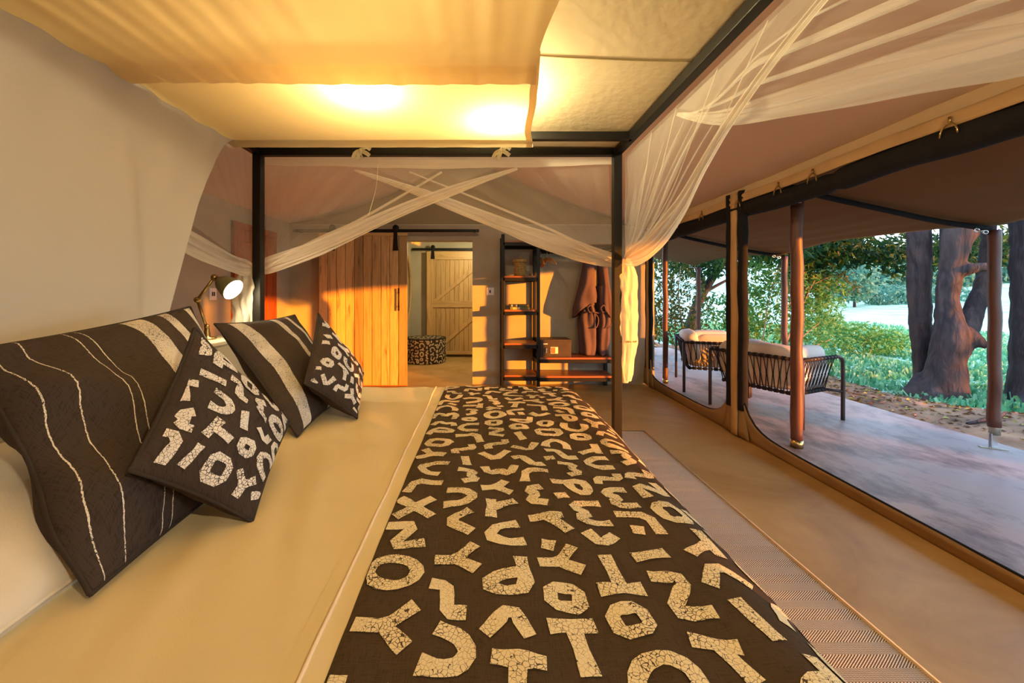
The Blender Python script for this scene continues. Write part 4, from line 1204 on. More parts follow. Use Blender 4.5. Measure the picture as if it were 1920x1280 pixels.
# ------------------------------------------------------------------ open wardrobe
WF, WBk = 4.87, 5.24
sh = thing('open_wardrobe', 'open wardrobe with black steel frame and red brown shelves', 'wardrobe', (.9, 5.05, 0))
TX0, TX1, WX1 = .235, .665, 1.60
q = .042
def leg(x, y, z1): return MB().span((x - q / 2, y - q / 2, 0), (x + q / 2, y + q / 2, z1)).build('upright', 'steel_black', sh, bevel=.003)
leg(TX0, WF, 1.93); leg(TX1, WF, 1.84); leg(TX0, WBk, 1.93); leg(TX1, WBk, 1.93); leg(WX1, WBk, 1.80); leg(WX1, WF, .40)
def bars(x0, x1, z):
    for y in (WF, WBk): MB().span((x0, y - q / 2, z - .042), (x1, y + q / 2, z)).build('crossbar', 'steel_black', sh, bevel=.003)
    for x in (x0, x1): MB().span((x - q / 2, WF, z - .042), (x + q / 2, WBk, z)).build('crossbar', 'steel_black', sh, bevel=.003)
for z in (1.40, .985, .575, .185, 1.83):
    bars(TX0, TX1, z)
    MB().span((TX0 + .012, WF + .005, z), (TX1 - .012, WBk - .005, z + .022)).build('shelf', 'shelf_wood', sh, bevel=.003)
for z in (.40, .175):
    bars(TX1, WX1, z)
    MB().span((TX1 + .012, WF - .005, z), (WX1 - .005, WBk - .005, z + .024)).build('shelf', 'shelf_wood', sh, bevel=.003)
bars(TX1, WX1, 1.80)
MB().span((TX1 + .012, WF + .10, 1.80), (WX1 + .05, WBk, 1.825)).build('shelf', 'shelf_wood', sh, bevel=.003)
HRY, HRZ = 5.06, 1.725
MB().tube([(TX1, HRY, HRZ), (WX1, HRY, HRZ)], .014, 10).build('hanging_rail', 'steel_black', sh, True)
MB().span((WX1 - .015, WF, HRZ - .02), (WX1 + .015, WBk, HRZ + .02)).build('rail_support', 'steel_black', sh, bevel=.003)

# basket with lid
bk = thing('lidded_basket', 'small woven straw basket with a lid on the top shelf', 'basket', (.455, 5.0, 1.424))
bz = 1.424
MB().lathe([(0, 0), (.070, 0)] + [(.074 + .0035 * math.sin(i * 2.1) + .004 * i / 22, .004 + i * .0075) for i in range(23)] + [(0, .17)], 28, (.455, 5.0, bz)).build('body', 'basket_straw', bk, True)
ld = MB().lathe([(0, .17), (.088, .17), (.092, .18), (.090, .205), (.06, .214), (0, .216)], 28, (.455, 5.0, bz)).build('lid', 'basket_straw', bk, True)
MB().tube([(.455 + .016 * math.cos(a), 5.0, bz + .226 + .014 * math.sin(a)) for a in [2 * math.pi * i / 12 for i in range(12)]], .005, 6, closed=True).build('lid_loop', 'basket_straw', ld, True)

# books lying on the second shelf
def book(z, h, x0, x1, dy, mats, label):
    t = thing('book', label, 'book', ((x0 + x1) / 2, 5.0, z), 'books on the shelf')
    y0, y1 = 4.925 + dy, 5.09 + dy
    MB().span((x0, y0, z), (x1, y1, z + h)).build('cover', mats[0], t, bevel=.003)
    MB().span((x0 + .004, y0 + .01, z + .004), (x1 + .001, y1 + .001, z + h - .004)).build('pages', 'book_cream', t)
    for a, b, m in mats[1]:
        MB().span((lerp(x0, x1, a), y0 - .0015, z + .003), (lerp(x0, x1, b), y0 + .002, z + h - .003)).build('spine_band', m, t)
book(1.007, .032, .325, .565, 0, ('book_olive', [(.15, .38, 'book_yellow'), (.40, .52, 'book_cream')]), 'lower book with a yellow spine band lying on the shelf')
book(1.040, .032, .320, .570, .01, ('book_navy', [(.10, .14, 'book_cream'), (.31, .39, 'book_cream'), (.46, .98, 'book_olive')]), 'upper book with a dark striped spine lying on the shelf')

# safe
sf = thing('safe', 'small dark steel room safe with keypad on the bench', 'safe', (.88, 5.03, .424))
SX0, SX1, SY0, SY1, SZ0, SZ1 = .695, 1.075, 4.885, 5.19, .424, .640
MB().span((SX0, SY0 + .008, SZ0), (SX1, SY1, SZ1)).build('body', 'safe_steel', sf, bevel=.004)
sd = MB().span((SX0 + .028, SY0 - .002, SZ0 + .018), (SX1 - .022, SY0 + .01, SZ1 - .022)).build('door', 'safe_steel', sf, bevel=.003)
MB().span((SX0 + .12, SY0 - .010, SZ0 + .045), (SX0 + .215, SY0 - .001, SZ0 + .128)).build('keypad_plate', 'pale_plate', sd, bevel=.004)
MB().span((SX0 + .126, SY0 - .012, SZ0 + .051), (SX0 + .180, SY0 - .008, SZ0 + .122)).build('keypad', 'key_brown', sd, bevel=.001)
kk = MB()
for i in range(3):
    for j in range(4): kk.box((SX0 + .136 + i * .017, SY0 - .0135, SZ0 + .060 + j * .012), (.010, .003, .007))
kk.box((SX0 + .150, SY0 - .0125, SZ0 + .113), (.036, .002, .010))
kk.build('keys', 'hanger_wood', sd)
MB().lathe([(0, 0), (.014, 0), (.012, .022), (0, .024)], 14, (SX0 + .070, SY0 - .002, SZ0 + .105), (0, -1, 0)).build('knob', 'chrome', sd, True)
MB().span((SX0 + .064, SY0 - .026, SZ0 + .055), (SX0 + .076, SY0 - .018, SZ0 + .108)).build('knob_lever', 'chrome', sd, bevel=.002)
MB().span((SX0 + .034, SY0 - .004, SZ0 + .158), (SX0 + .088, SY0 - .001, SZ0 + .170)).build('sticker', 'pale_plate', sd)

# hangers
def hanger(x, tilt, label):
    t = thing('coat_hanger', label, 'hanger', (x, HRY, HRZ), 'empty hangers on the rail')
    rot = Matrix.Rotation(tilt, 3, 'Z')
    def tr(p): 
        w = rot @ Vector((0, p[0], 0))
        return (x + w.x, HRY + w.y, HRZ + p[1])
    MB().tube([tr((.022 * math.cos(a), .022 * math.sin(a) - .002)) for a in [math.pi * (1.15 - 1.3 * i / 10) for i in range(11)]] + [tr((0, -.035)), tr((0, -.07))], .003, 6).build('hook', 'chrome', t, True)
    MB().tube([tr(p) for p in ((-.20, -.165), (-.14, -.125), (-.06, -.085), (0, -.070), (.06, -.085), (.14, -.125), (.20, -.165))], [.011, .013, .014, .014, .014, .013, .011], 8).build('arms', 'hanger_wood', t, True)
    return t
hanger(.72, .10, 'empty wooden hanger closest to the tall shelves')
hanger(.795, .22, 'empty wooden hanger in the middle of the three')
hanger(.835, .30, 'empty wooden hanger closest to the robes')

# robes
def robe(cx, cy, w0, w1, skew, label, seed, hem):
    t = thing('bath_robe', label, 'robe', (cx, cy, hem), 'robes on the rail')
    def cape(u, v):
        a = 2 * math.pi * u
        z = lerp(1.655, 1.0, v)
        w = interp([(0, .012), (.06, .06), (.5, w0 * .62), (.85, w0), (1, w0 * .95)], v)
        d = interp([(0, .012), (.1, .10), (.5, .155), (1, .17)], v)
        k = 1 + .10 * math.sin(a * 5 + 3 * nz(v * 2, seed)) * v
        zz = z - (.10 * math.cos(a + .6) * v * v * skew) + .02 * nz(u * 6, seed) * v
        return (cx + skew * .05 * v + w * k * math.cos(a), cy + d * k * math.sin(a), zz)
    MB().grid(cape, 48, 26).build('shoulders_and_sleeves', 'robe_cotton', t, True, solid=.006)
    def skirt(u, v):
        a = 2 * math.pi * u
        z = lerp(1.30, hem, v)
        w = interp([(0, .07), (.3, .075), (.45, w1), (.8, w1 * .95), (1, w1 * .85)], v)
        k = 1 + .14 * math.sin(a * 5 + 4 * nz(v * 1.5, seed + 3)) + .10 * nz(math.cos(a) * 2, math.sin(a) * 2, v * 4 + seed)
        return (cx + skew * .015 + w * k * math.cos(a) + .01 * nz(v * 5, seed), cy + .12 * k * math.sin(a), z + .015 * nz(u * 7, seed) * v)
    MB().grid(skirt, 48, 30).build('body', 'robe_cotton', t, True, solid=.006)
    b = MB()
    b.tube([(cx + (w1 + .012) * math.cos(a), cy + .135 * math.sin(a), .97 + .01 * math.sin(a * 3)) for a in [2 * math.pi * i / 20 for i in range(20)]], .016, 6, closed=True, flat=.5)
    b.tube(curve([(cx - .03, cy - .14, .97), (cx - .06, cy - .16, 1.03), (cx - .015, cy - .16, 1.06), (cx + .01, cy - .15, .98)], 12), .014, 6, flat=.5)
    b.tube(curve([(cx + .03, cy - .14, .97), (cx + .075, cy - .16, .90), (cx + .06, cy - .16, .80), (cx + .02, cy - .15, .78)], 12), .014, 6, flat=.5)
    b.build('belt', 'robe_cotton', t, True)
    MB().tube([(cx, HRY + .022 * math.cos(a), HRZ + .022 * math.sin(a)) for a in [math.pi * (1.15 - 1.3 * i / 10) for i in range(11)]] + [(cx, cy, 1.68), (cx, cy, 1.64)], .003, 6).build('hanger_hook', 'chrome', t, True)
    return t
robe(1.335, HRY, .150, .105, -1, 'mauve robe nearer the safe with a tied belt', 2, .44)
robe(1.50, HRY + .01, .085, .080, 1, 'mauve robe at the end of the rail beside the bed post', 6, .44)

# ------------------------------------------------------------------ reading lamp on the headboard ledge
LX, LY, LZ = -1.485, 2.16, .955
def lp(px, py, y=LY): return Vector(((px - CX) / F * y, y, EYE + (CY - py) / F * y))
lm = thing('reading_lamp', 'lit brass jointed reading lamp with olive green shade', 'lamp', (LX, LY, LZ))
j0, j1, j2 = lp(388, 612), lp(370, 562), lp(402, 520)
MB().lathe([(0, 0), (.045, 0), (.045, .008), (.016, .016), (.012, .06), (0, .062)], 20, (j0.x, j0.y, LZ)).build('base', 'brass', lm, True)
a1 = MB().tube([j0 + Vector((0, 0, -.01)), j1], .0075, 10).build('lower_arm', 'brass', lm, True)
a2 = MB().tube([j1, j2], .0075, 10).build('upper_arm', 'brass', lm, True)
for p, r in ((j0, .014), (j1, .017), (j2, .018)):
    MB().ball(p, r).build('joint', 'brass', lm, True)
MB().tube([j1 + Vector((0, -.02, 0)), j1 + Vector((.035, -.02, 0))], .004, 6).build('wing_nut', 'brass', lm, True)
ax = Vector((.86, -.14, -.50)).normalized()
neck = j2 + ax * .02
shp = [(.012, 0), (.018, .012), (.030, .020), (.043, .040), (.053, .075), (.060, .108), (.0605, .113)]
MB().lathe([(.006, -.01), (.016, -.006), (.018, .014)], 14, neck, ax).build('socket', 'brass', lm, True)
s_ = MB().lathe(shp, 32, neck, ax).build('shade', 'lamp_green', lm, True)
MB().lathe([(r - .003, h + .001) for r, h in shp[1:]], 32, neck, ax).build('shade_lining', 'lamp_inside', s_, True)
bp = neck + ax * .068
MB().ball(bp, .026).build('bulb', 'bulb_hot', lm, True)
l = bpy.data.lights.new('reading_light', 'POINT'); l.energy = 12; l.color = (1.0, .80, .48); l.shadow_soft_size = .03
lo = bpy.data.objects.new('reading_light', l); COL.objects.link(lo); lo.parent = lm; lo.location = (neck + ax * .104) - lm.location

# lamp of the far room, then two added fill lamps for the tent room
def pendant(x, y, z, top, energy, col, label, r=.14):
    t = thing('pendant_lamp', label, 'lamp', (x, y, z))
    MB().lathe([(.03, .16), (.06, .14), (r * .8, .06), (r, 0), (r * .97, 0), (r * .76, .055), (.05, .13)], 24, (x, y, z)).build('shade', 'basket_straw', t, True)
    MB().tube([(x, y, z + .15), (x, y, top)], .004, 6).build('cord', 'black_fabric', t, True)
    MB().ball((x, y, z + .05), .035).build('bulb', 'bulb_warm', t, True)
    l = bpy.data.lights.new('pendant_light', 'POINT'); l.energy = energy; l.color = col; l.shadow_soft_size = .06
    lo = bpy.data.objects.new('pendant_light', l); COL.objects.link(lo); lo.parent = t; lo.location = (0, 0, -.03)
pendant(-.1, 6.5, 2.12, 2.5, 65, (1.0, .84, .46), 'straw pendant lamp in the far room')
pendant(1.15, -.75, 2.15, 2.4, 100, (1.0, .80, .48), 'straw pendant added as fill light behind the viewer')  # unseen lamp added to brighten the tent room
pendant(.1, 3.3, 2.55, 3.0, 24, (1.0, .80, .48), 'straw pendant added as fill light under the ridge beyond the bed')  # added fill light, placed where the canopy hides it
# ------------------------------------------------------------------ armchairs on the veranda
def armchair(corner, other, depth, label, seed):
    """corner, other: the two back legs on the floor"""
    A, B = Vector((corner[0], corner[1], 0)), Vector((other[0], other[1], 0))
    ex = (B - A); W = ex.length; ex.normalize()
    ey = Vector((-ex.y, ex.x, 0))
    if ey.x < 0: ey = -ey
    t = thing('rope_armchair', label, 'armchair', ((A + B) / 2)[:], 'rope armchairs on the veranda')
    def P(x, y, z): return A + ex * x + ey * y + Vector((0, 0, z - .01))
    D, TZ, BZ, tk = depth, .615, .285, .10          # tk: how much the basket narrows below
    for x in (0, W):
        MB().tube([P(x, 0, 0), P(x, 0, TZ)], .017, 10).build('leg', 'chair_tube', t, True)
        MB().tube(curve([P(x, D, 0), P(x, D, TZ - .10), P(x, D - .03, TZ - .02), P(x, D - .10, TZ)], 16), .017, 10).build('leg', 'chair_tube', t, True)
        MB().tube([P(x, 0, TZ), P(x, D - .09, TZ)], .016, 10).build('arm_rail', 'chair_tube', t, True)
        MB().tube([P(x, D, BZ - .01), P(abs(x - tk), D - tk, BZ)], .014, 8).build('strut', 'chair_tube', t, True)
    MB().tube([P(0, 0, TZ), P(W, 0, TZ)], .016, 10).build('back_rail', 'chair_tube', t, True)
    bot = [P(tk, tk * .7, BZ), P(W - tk, tk * .7, BZ), P(W - tk, D - tk, BZ), P(tk, D - tk, BZ)]
    MB().tube(bot, .014, 8, closed=True).build('seat_rail', 'chair_tube', t, True)
    def lacing(t0, t1, b0, b1, n):
        mb = MB()
        for i in range(n):
            for s in (0, 1):
                f0 = (i + (.15 if s else .85)) / n; fm = (i + (.47 if s else .53)) / n
                p0, p1 = t0.lerp(t1, f0), b0.lerp(b1, f0)
                m = t0.lerp(t1, fm).lerp(b0.lerp(b1, fm), .5)
                mb.tube([p0 + Vector((0, 0, .014)), m, p1 - Vector((0, 0, .014))], .0042, 5)
            f = (i + .5) / n
            mb.ball(t0.lerp(t1, f).lerp(b0.lerp(b1, f), .5), .009, 6, 4)
            for q0, q1 in ((t0, t1), (b0, b1)):
                for e in (.15, .85):
                    mb.ball(q0.lerp(q1, (i + e) / n), .021, 6, 4)
        return mb.build('rope_lacing', 'rope_black', t, True)
    lacing(P(.02, 0, TZ), P(W - .02, 0, TZ), bot[0], bot[1], 13)
    lacing(P(0, .03, TZ), P(0, D - .12, TZ), bot[0], bot[3], 9)
    lacing(P(W, .03, TZ), P(W, D - .12, TZ), bot[1], bot[2], 9)
    rot = Matrix((ex, ey, Vector((0, 0, 1)))).transposed()
    def cushion(nm, c, h, e=.4, tilt=None):
        r = rot @ tilt if tilt is not None else rot
        def fn(p): return p * (1 + .05 * nz(p.x * 9 + seed, p.y * 9, p.z * 9))
        return MB().sbox(P(*c), h, e, r, 28, 16, fn).build(nm, 'seat_canvas', t, True)
    cushion('seat_cushion', (W / 2, D / 2 + .02, .375), (W / 2 - .09, D / 2 - .04, .085))
    cushion('back_cushion', (W / 2, .12, .53), (W / 2 - .05, .085, .20), .45, Matrix.Rotation(.14, 3, 'X'))
    cushion('arm_cushion', (.16, D / 2 + .06, .54), (.075, D / 2 - .10, .17), .45, Matrix.Rotation(.16, 3, 'Y'))
    cushion('arm_cushion', (W - .16, D / 2 + .06, .54), (.075, D / 2 - .10, .17), .45, Matrix.Rotation(-.16, 3, 'Y'))
    return t
armchair((2.847, 3.557), (2.483, 4.37), .66, 'nearer rope sided armchair with cream cushions behind the thick post', 1)
armchair((2.476, 4.925), (2.80, 5.80), .70, 'farther rope sided armchair with cream cushions next to the slim post', 4)

# ------------------------------------------------------------------ ground
def terrain(x, y):
    d = math.hypot(x - 3, y - 3)
    return -.10 + .05 * nz(x * .5, y * .5) * min(1, d / 6) + (0 if d < 14 else 3.4 * ((d - 14) / 60) ** 1.6) + .25 * nz(x * .08, y * .08, 3) * min(1, max(0, (d - 12) / 20))
def geo(n, a, b, p=2.0): return [a + (b - a) * (i / n) ** p for i in range(n + 1)]
gx = [-70, -45, -30, -20, -12, -7, -3, 0, 2] + geo(70, 2.3, 120, 2.2)
gy = [-60, -40, -28, -20, -14, -10, -7, -5, -3.5, -2, -1, 0, 1, 2] + geo(70, 2.6, 130, 2.0)
struct(MB().grid(lambda x, y: (x, y, terrain(x, y) - (.08 if x < 4.1 and y < 9 else 0)), 0, 0, us=gx, vs=gy).build('ground', 'meadow', smooth=True), 'pale green meadow stretching beyond the trees', 'ground')
def dirt_fn(u, v):
    y = lerp(-6, 11, v)
    xe = 5.45 + .35 * nz(y * .5, 2) + .18 * nz(y * 2.2, 7) + (1.6 if y < 4.6 else 0) * min(1, (4.6 - y) / 1.5) + max(0, (y - 6.4)) * -.25
    x = lerp(4.10, max(4.3, xe), u)
    z = -.055 + .04 * math.sin(math.pi * min(1, u * 1.1)) + .022 * nz(x * 4, y * 4, 1) + .012 * nz(x * 11, y * 11, 4) - .12 * max(0, (u - .8) / .2) ** 2
    return (x, y, z)
struct(MB().grid(dirt_fn, 60, 260).build('ground_dirt', 'dirt', smooth=True), 'bare brown earth strip between veranda and meadow', 'ground')
# leaf litter and grass cannot be counted: one object each
rl = random.Random(5)
lt = MB()
for i in range(2600):
    u, v = rl.random(), lerp(.45, .85, rl.random())
    x, y, z = dirt_fn(u * .95, v)
    a = rl.uniform(0, 6.28); s = rl.uniform(.012, .035) * (1.8 if rl.random() < .12 else 1)
    ca, sa = math.cos(a), math.sin(a)
    lt.add([(x + ca * s, y + sa * s, z + .008), (x - sa * s * .4, y + ca * s * .4, z + .012 + rl.uniform(0, .014)), (x - ca * s, y - sa * s, z + .008), (x + sa * s * .4, y - ca * s * .4, z + .004)], [(0, 1, 2, 3)])
tag(lt.build('leaf_litter', 'leaf_litter'), 'dry leaves scattered over the bare earth', 'leaf litter', kind='stuff')
gr = MB()
for i in range(42000):
    r = rl.random()
    x = 4.9 + 11 * r ** 1.6; y = rl.uniform(3.6, 17)
    xe = 5.45 + .35 * nz(y * .5, 2) + .18 * nz(y * 2.2, 7) + (1.6 if y < 4.6 else 0) * min(1, (4.6 - y) / 1.5) + max(0, (y - 6.4)) * -.25
    if x < xe - .12 + rl.uniform(0, .3) or nz(x * 1.3, y * 1.3, 6) < -.25: continue
    z = terrain(x, y)
    h = rl.uniform(.03, .11) * (1 + .6 * nz(x * .8, y * .8, 9)); a = rl.uniform(0, 6.28); w = rl.uniform(.012, .035)
    dx, dy = math.cos(a), math.sin(a)
    lx, ly = rl.uniform(-.06, .06), rl.uniform(-.06, .06)
    gr.add([(x - dx * w, y - dy * w, z - .01), (x + dx * w, y + dy * w, z - .01), (x + dx * w * .7 + lx, y + dy * w * .7 + ly, z + h), (x - dx * w * .4 + lx, y - dy * w * .4 + ly, z + h * 1.1)], [(0, 1, 2, 3)])
tag(gr.build('grass', 'grass_blade'), 'low bright green ground cover around the trees', 'grass', kind='stuff')

# ------------------------------------------------------------------ trees
def trunk_mesh(name, limbs, mat, parent, voxel=.035, seed=0):
    mb = MB()
    for pts, rad in limbs:
        k = max(10, len(pts) * 5)
        path = curve(pts, k)
        rr = [interp([(i / (len(rad) - 1), r) for i, r in enumerate(rad)], j / k) for j in range(k + 1)]
        mb.tube(path, rr, 16)
    o = mb.build(name, mat, parent, True)
    m = o.modifiers.new('remesh', 'REMESH'); m.mode = 'VOXEL'; m.voxel_size = voxel; m.use_smooth_shade = True
    s = o.modifiers.new('smooth', 'SMOOTH'); s.factor = .5; s.iterations = 4
    tx = bpy.data.textures.new('bark_lumps', 'CLOUDS'); tx.noise_scale = .22; tx.noise_depth = 3
    d = o.modifiers.new('lumps', 'DISPLACE'); d.texture = tx; d.strength = .05; d.mid_level = .5; d.texture_coords = 'GLOBAL'
    return o
def leaves(clusters, size, seed, mat, name, parent, droop=.3, slim=.38):
    """clusters: (centre, radii, count)"""
    rnd = random.Random(seed)
    V, Fc = [], []
    for c, r, n in clusters:
        for i in range(n):
            while True:
                p = Vector((rnd.uniform(-1, 1), rnd.uniform(-1, 1), rnd.uniform(-1, 1)))
                if p.length <= 1: break
            if nz(p.x * 2.2 + c[0], p.y * 2.2 + c[1], p.z * 2.2 + c[2]) < -.12: continue
            p = Vector((c[0] + p.x * r[0], c[1] + p.y * r[1], c[2] + p.z * r[2]))
            s = size * rnd.uniform(.6, 1.35)
            d = Vector((rnd.uniform(-1, 1), rnd.uniform(-1, 1), rnd.uniform(-1, .6) - droop)).normalized()
            q = d.cross(Vector((rnd.uniform(-1, 1), rnd.uniform(-1, 1), rnd.uniform(-1, 1)))).normalized()
            o = len(V)
            b = q.cross(d) * s * .12
            V += [p, p + d * s * .45 + q * s * slim * .5 + b, p + d * s, p + d * s * .45 - q * s * slim * .5 + b]
            Fc.append((o, o + 1, o + 2, o + 3))
    return MB().add(V, Fc).build(name, mat, parent)

def PX(px, py, y): return ((px - CX) / F * y, y, EYE + (CY - py) / F * y)
TY = 5.15
big = thing('fig_tree', 'big gnarled tree with a forked trunk behind the outer post', 'tree', (5.75, TY, -.1), 'large trees beside the veranda')
trunk_mesh('trunk', [
    ([PX(1738, 745, 5.35), PX(1734, 690, 5.35), PX(1728, 620, 5.35), PX(1724, 540, 5.35), PX(1723, 440, 5.35), PX(1730, 330, 5.4), PX(1740, 150, 5.5)], [.17, .12, .115, .118, .125, .13, .12]),
    ([PX(1752, 765, 5.05), PX(1766, 700, 5.0), PX(1780, 650, 4.97), PX(1780, 600, 4.97), PX(1776, 555, 5.0), PX(1784, 500, 5.0), PX(1795, 440, 5.0), PX(1800, 330, 5.1), PX(1790, 160, 5.2)], [.30, .165, .175, .125, .105, .115, .15, .14, .12]),
    ([PX(1795, 660, 4.97), PX(1818, 605, 5.0), PX(1832, 560, 5.05), PX(1848, 500, 5.1), PX(1854, 430, 5.15), PX(1866, 300, 5.2)], [.12, .105, .085, .070, .068, .065]),
    ([PX(1788, 510, 4.98), PX(1815, 504, 4.88), PX(1838, 500, 4.82), PX(1856, 503, 4.78)], [.10, .07, .055, .052]),
    ([PX(1815, 625, 4.95), PX(1836, 640, 4.85), PX(1850, 652, 4.8)], [.10, .06, .028]),
    ([PX(1800, 450, 5.0), PX(1822, 436, 5.0), PX(1838, 400, 5.0), PX(1845, 330, 5.0)], [.10, .07, .06, .06]),
    ([PX(1742, 715, 5.1), PX(1710, 735, 5.1), PX(1672, 750, 5.15)], [.16, .09, .025]),
    ([PX(1785, 690, 4.95), PX(1797, 745, 4.85), PX(1806, 785, 4.8)], [.14, .105, .06]),
    ([PX(1745, 735, 5.0), PX(1735, 770, 4.85)], [.15, .07]),
], 'bark', big, .026)
leaves([((4.9, 6.4, 2.75), (1.3, 1.2, .9), 2600), ((5.6, 6.0, 3.2), (1.6, 1.4, .8), 1500), ((5.0, 7.2, 2.15), (1.0, .8, .50), 2000), ((4.6, 6.2, 2.05), (.8, .6, .30), 900), ((6.2, 7.2, 2.1), (.9, .9, .45), 1300), ((5.7, 7.0, 1.72), (.35, .5, .22), 360), ((5.3, 6.6, 1.98), (.9, .5, .26), 1600), ((6.1, 6.6, 1.95), (.7, .5, .26), 1300), ((6.5, 6.3, 1.75), (.35, .4, .25), 420), ((7.4, 6.4, 1.95), (1.0, .6, .40), 1900), ((8.3, 6.6, 2.0), (.8, .6, .40), 1200)], .12, 3, 'leaf_dark', 'foliage', big)
sec = thing('fig_tree', 'dark broad tree trunk cut off by the right side of the picture', 'tree', (6.3, 4.55, -.1), 'large trees beside the veranda')
trunk_mesh('trunk', [
    ([PX(1960, 790, 4.6), PX(1958, 700, 4.65), PX(1955, 560, 4.7), PX(1950, 430, 4.75), PX(1945, 250, 4.8)], [.34, .27, .24, .235, .24]),
    ([PX(1945, 770, 4.5), PX(1905, 780, 4.45), PX(1866, 792, 4.45)], [.18, .11, .025]),
    ([PX(1960, 780, 4.4), PX(1970, 830, 4.2)], [.16, .05]),
], 'bark_dark', sec, .03)
leaves([((6.6, 4.2, 3.6), (1.6, 1.6, .9), 1500)], .14, 6, 'leaf_dark', 'foliage', sec)
roots = [([(4.75, 3.1, -.03), (5.0, 3.25, .01), (5.4, 3.35, .02), (5.9, 3.7, .0)], .035), ([(4.9, 2.75, -.03), (5.3, 2.9, .01), (5.9, 3.1, -.02)], .03), ([(4.55, 3.75, -.02), (4.85, 3.8, .015), (5.3, 4.05, -.01)], .022)]
for k, (p, r) in enumerate(roots):
    pts = curve(p, 14)
    tag(MB().tube(pts, [r * (1 - .5 * abs(i / 7 - 1)) for i in range(15)], 8).build('fallen_branch', 'bark_dark', smooth=True),
        ('thick fallen branch on the earth right of the steel footed post', 'fallen branch lying nearest the veranda edge at right', 'thin fallen stick on the earth left of the steel footed post')[k], 'branch', 'fallen branches')

def shrub(label, x, y, clusters, lsize, mat, seed, stems, group='shrubs beyond the veranda', name='shrub', stem_mat='twig', slim=.38):
    t = thing(name, label, 'tree' if name == 'tree' else 'shrub', (x, y, -.1), group)
    leaves(clusters, lsize, seed, mat, 'foliage', t, slim=slim)
    for p, r in stems:
        pts = curve(p, 14)
        MB().tube(pts, [lerp(r, r * .35, i / 14) for i in range(15)], 7).build('stem' if r < .08 else 'trunk', stem_mat, t, True)
    return t
# leaning tree and undergrowth seen between the posts
shrub('dark leaning tree seen through the opening beside the canvas strip', 5.2, 9.6,
      [((4.9, 9.8, 2.6), (1.2, 1.0, .85), 3600), ((6.2, 9.9, 2.75), (1.1, 1.0, .8), 2400), ((5.0, 9.2, 1.9), (.8, .5, .35), 900), ((7.3, 9.6, 2.5), (.9, .9, .55), 1500)], .15, 'leaf_dark', 21,
      [([(4.95, 9.6, -.1), (5.05, 9.6, .7), (5.45, 9.6, 1.5), (6.1, 9.7, 2.2), (7.2, 9.8, 2.7)], .14), ([(5.3, 9.6, 1.3), (5.1, 9.6, 2.0), (4.9, 9.7, 2.7)], .085), ([(5.3, 9.7, 1.2), (5.9, 9.8, 1.5), (6.5, 9.9, 1.75)], .05)], name='tree', stem_mat='bark_dark')
shrub('olive undergrowth with orange tinged leaves behind the slim post', 4.0, 8.6,
      [((3.6, 8.9, 1.0), (.75, .6, .95), 2400), ((4.3, 8.7, .85), (.7, .6, .8), 1900), ((3.9, 8.8, 1.9), (.9, .5, .5), 1300), ((3.3, 8.6, .4), (.5, .5, .5), 900)], .10, 'leaf_olive', 31,
      [([(4.30, 8.6, -.1), (4.28, 8.6, .5), (4.2, 8.6, 1.2), (4.25, 8.6, 1.8)], .022), ([(4.45, 8.6, -.1), (4.55, 8.6, .6), (4.6, 8.6, 1.4)], .018), ([(3.6, 8.5, -.1), (3.65, 8.5, .8), (3.5, 8.5, 1.6)], .02)])
shrub('loose green bush behind the far armchair', 5.2, 7.9,
      [((4.95, 8.0, .75), (.6, .5, .55), 1500), ((5.4, 7.8, .55), (.6, .5, .45), 1100)], .10, 'leaf_fresh', 41,
      [([(5.0, 7.9, -.1), (4.9, 7.9, .6), (4.8, 7.9, 1.1)], .015)])
shrub('leafy sapling with pale bare stems behind the nearer armchair', 5.2, 6.6,
      [((4.95, 6.9, 1.55), (.55, .5, .38), 900), ((5.35, 6.9, 1.25), (.55, .5, .45), 800), ((5.5, 6.8, .75), (.5, .45, .5), 700), ((5.75, 6.9, 1.35), (.45, .45, .40), 700), ((4.7, 6.9, 1.1), (.3, .4, .4), 300)], .10, 'leaf_fresh', 51,
      [([(4.62, 6.7, -.1), (4.70, 6.7, .5), (4.80, 6.7, 1.1), (4.98, 6.7, 1.7)], .014), ([(4.9, 6.6, -.1), (5.05, 6.6, .5), (5.3, 6.6, 1.05), (5.6, 6.7, 1.5)], .014), ([(4.95, 6.6, -.1), (5.2, 6.6, .4), (5.6, 6.6, .75)], .012), ([(5.0, 6.6, -.1), (5.35, 6.6, .25), (5.75, 6.6, .45)], .010), ([(5.0, 6.65, .9), (5.35, 6.7, 1.25), (5.95, 6.7, 1.55)], .010)])
shrub('olive leaved branches hanging in beside the thick post', 6.0, 7.2,
      [((5.75, 7.1, 1.50), (.40, .4, .30), 700), ((6.1, 7.2, 1.62), (.5, .4, .28), 700), ((6.35, 7.2, 1.38), (.35, .35, .20), 350), ((5.7, 7.0, 1.15), (.25, .3, .25), 260)], .085, 'leaf_olive', 61,
      [([(5.5, 7.1, -.1), (5.55, 7.1, .6), (5.65, 7.1, 1.2), (6.1, 7.15, 1.6), (6.6, 7.2, 1.5)], .018)], slim=.28)
shrub('pale feathery grass clump in the sunlit meadow', 8.3, 9.8,
      [((8.25, 9.8, .70), (.50, .4, .62), 1700), ((8.5, 9.9, .35), (.6, .5, .4), 900)], .20, 'leaf_fresh', 71, [([(8.3, 9.8, -.1), (8.25, 9.8, .5), (8.2, 9.8, 1.1)], .012)], slim=.10)
shrub('low bright green bush at the edge of the meadow', 7.9, 8.3,
      [((7.8, 8.3, .28), (.75, .5, .34), 1500), ((8.5, 8.4, .22), (.5, .4, .25), 600)], .10, 'leaf_fresh', 81, [([(7.9, 8.3, -.1), (7.95, 8.3, .2), (8.2, 8.3, .5)], .012)])
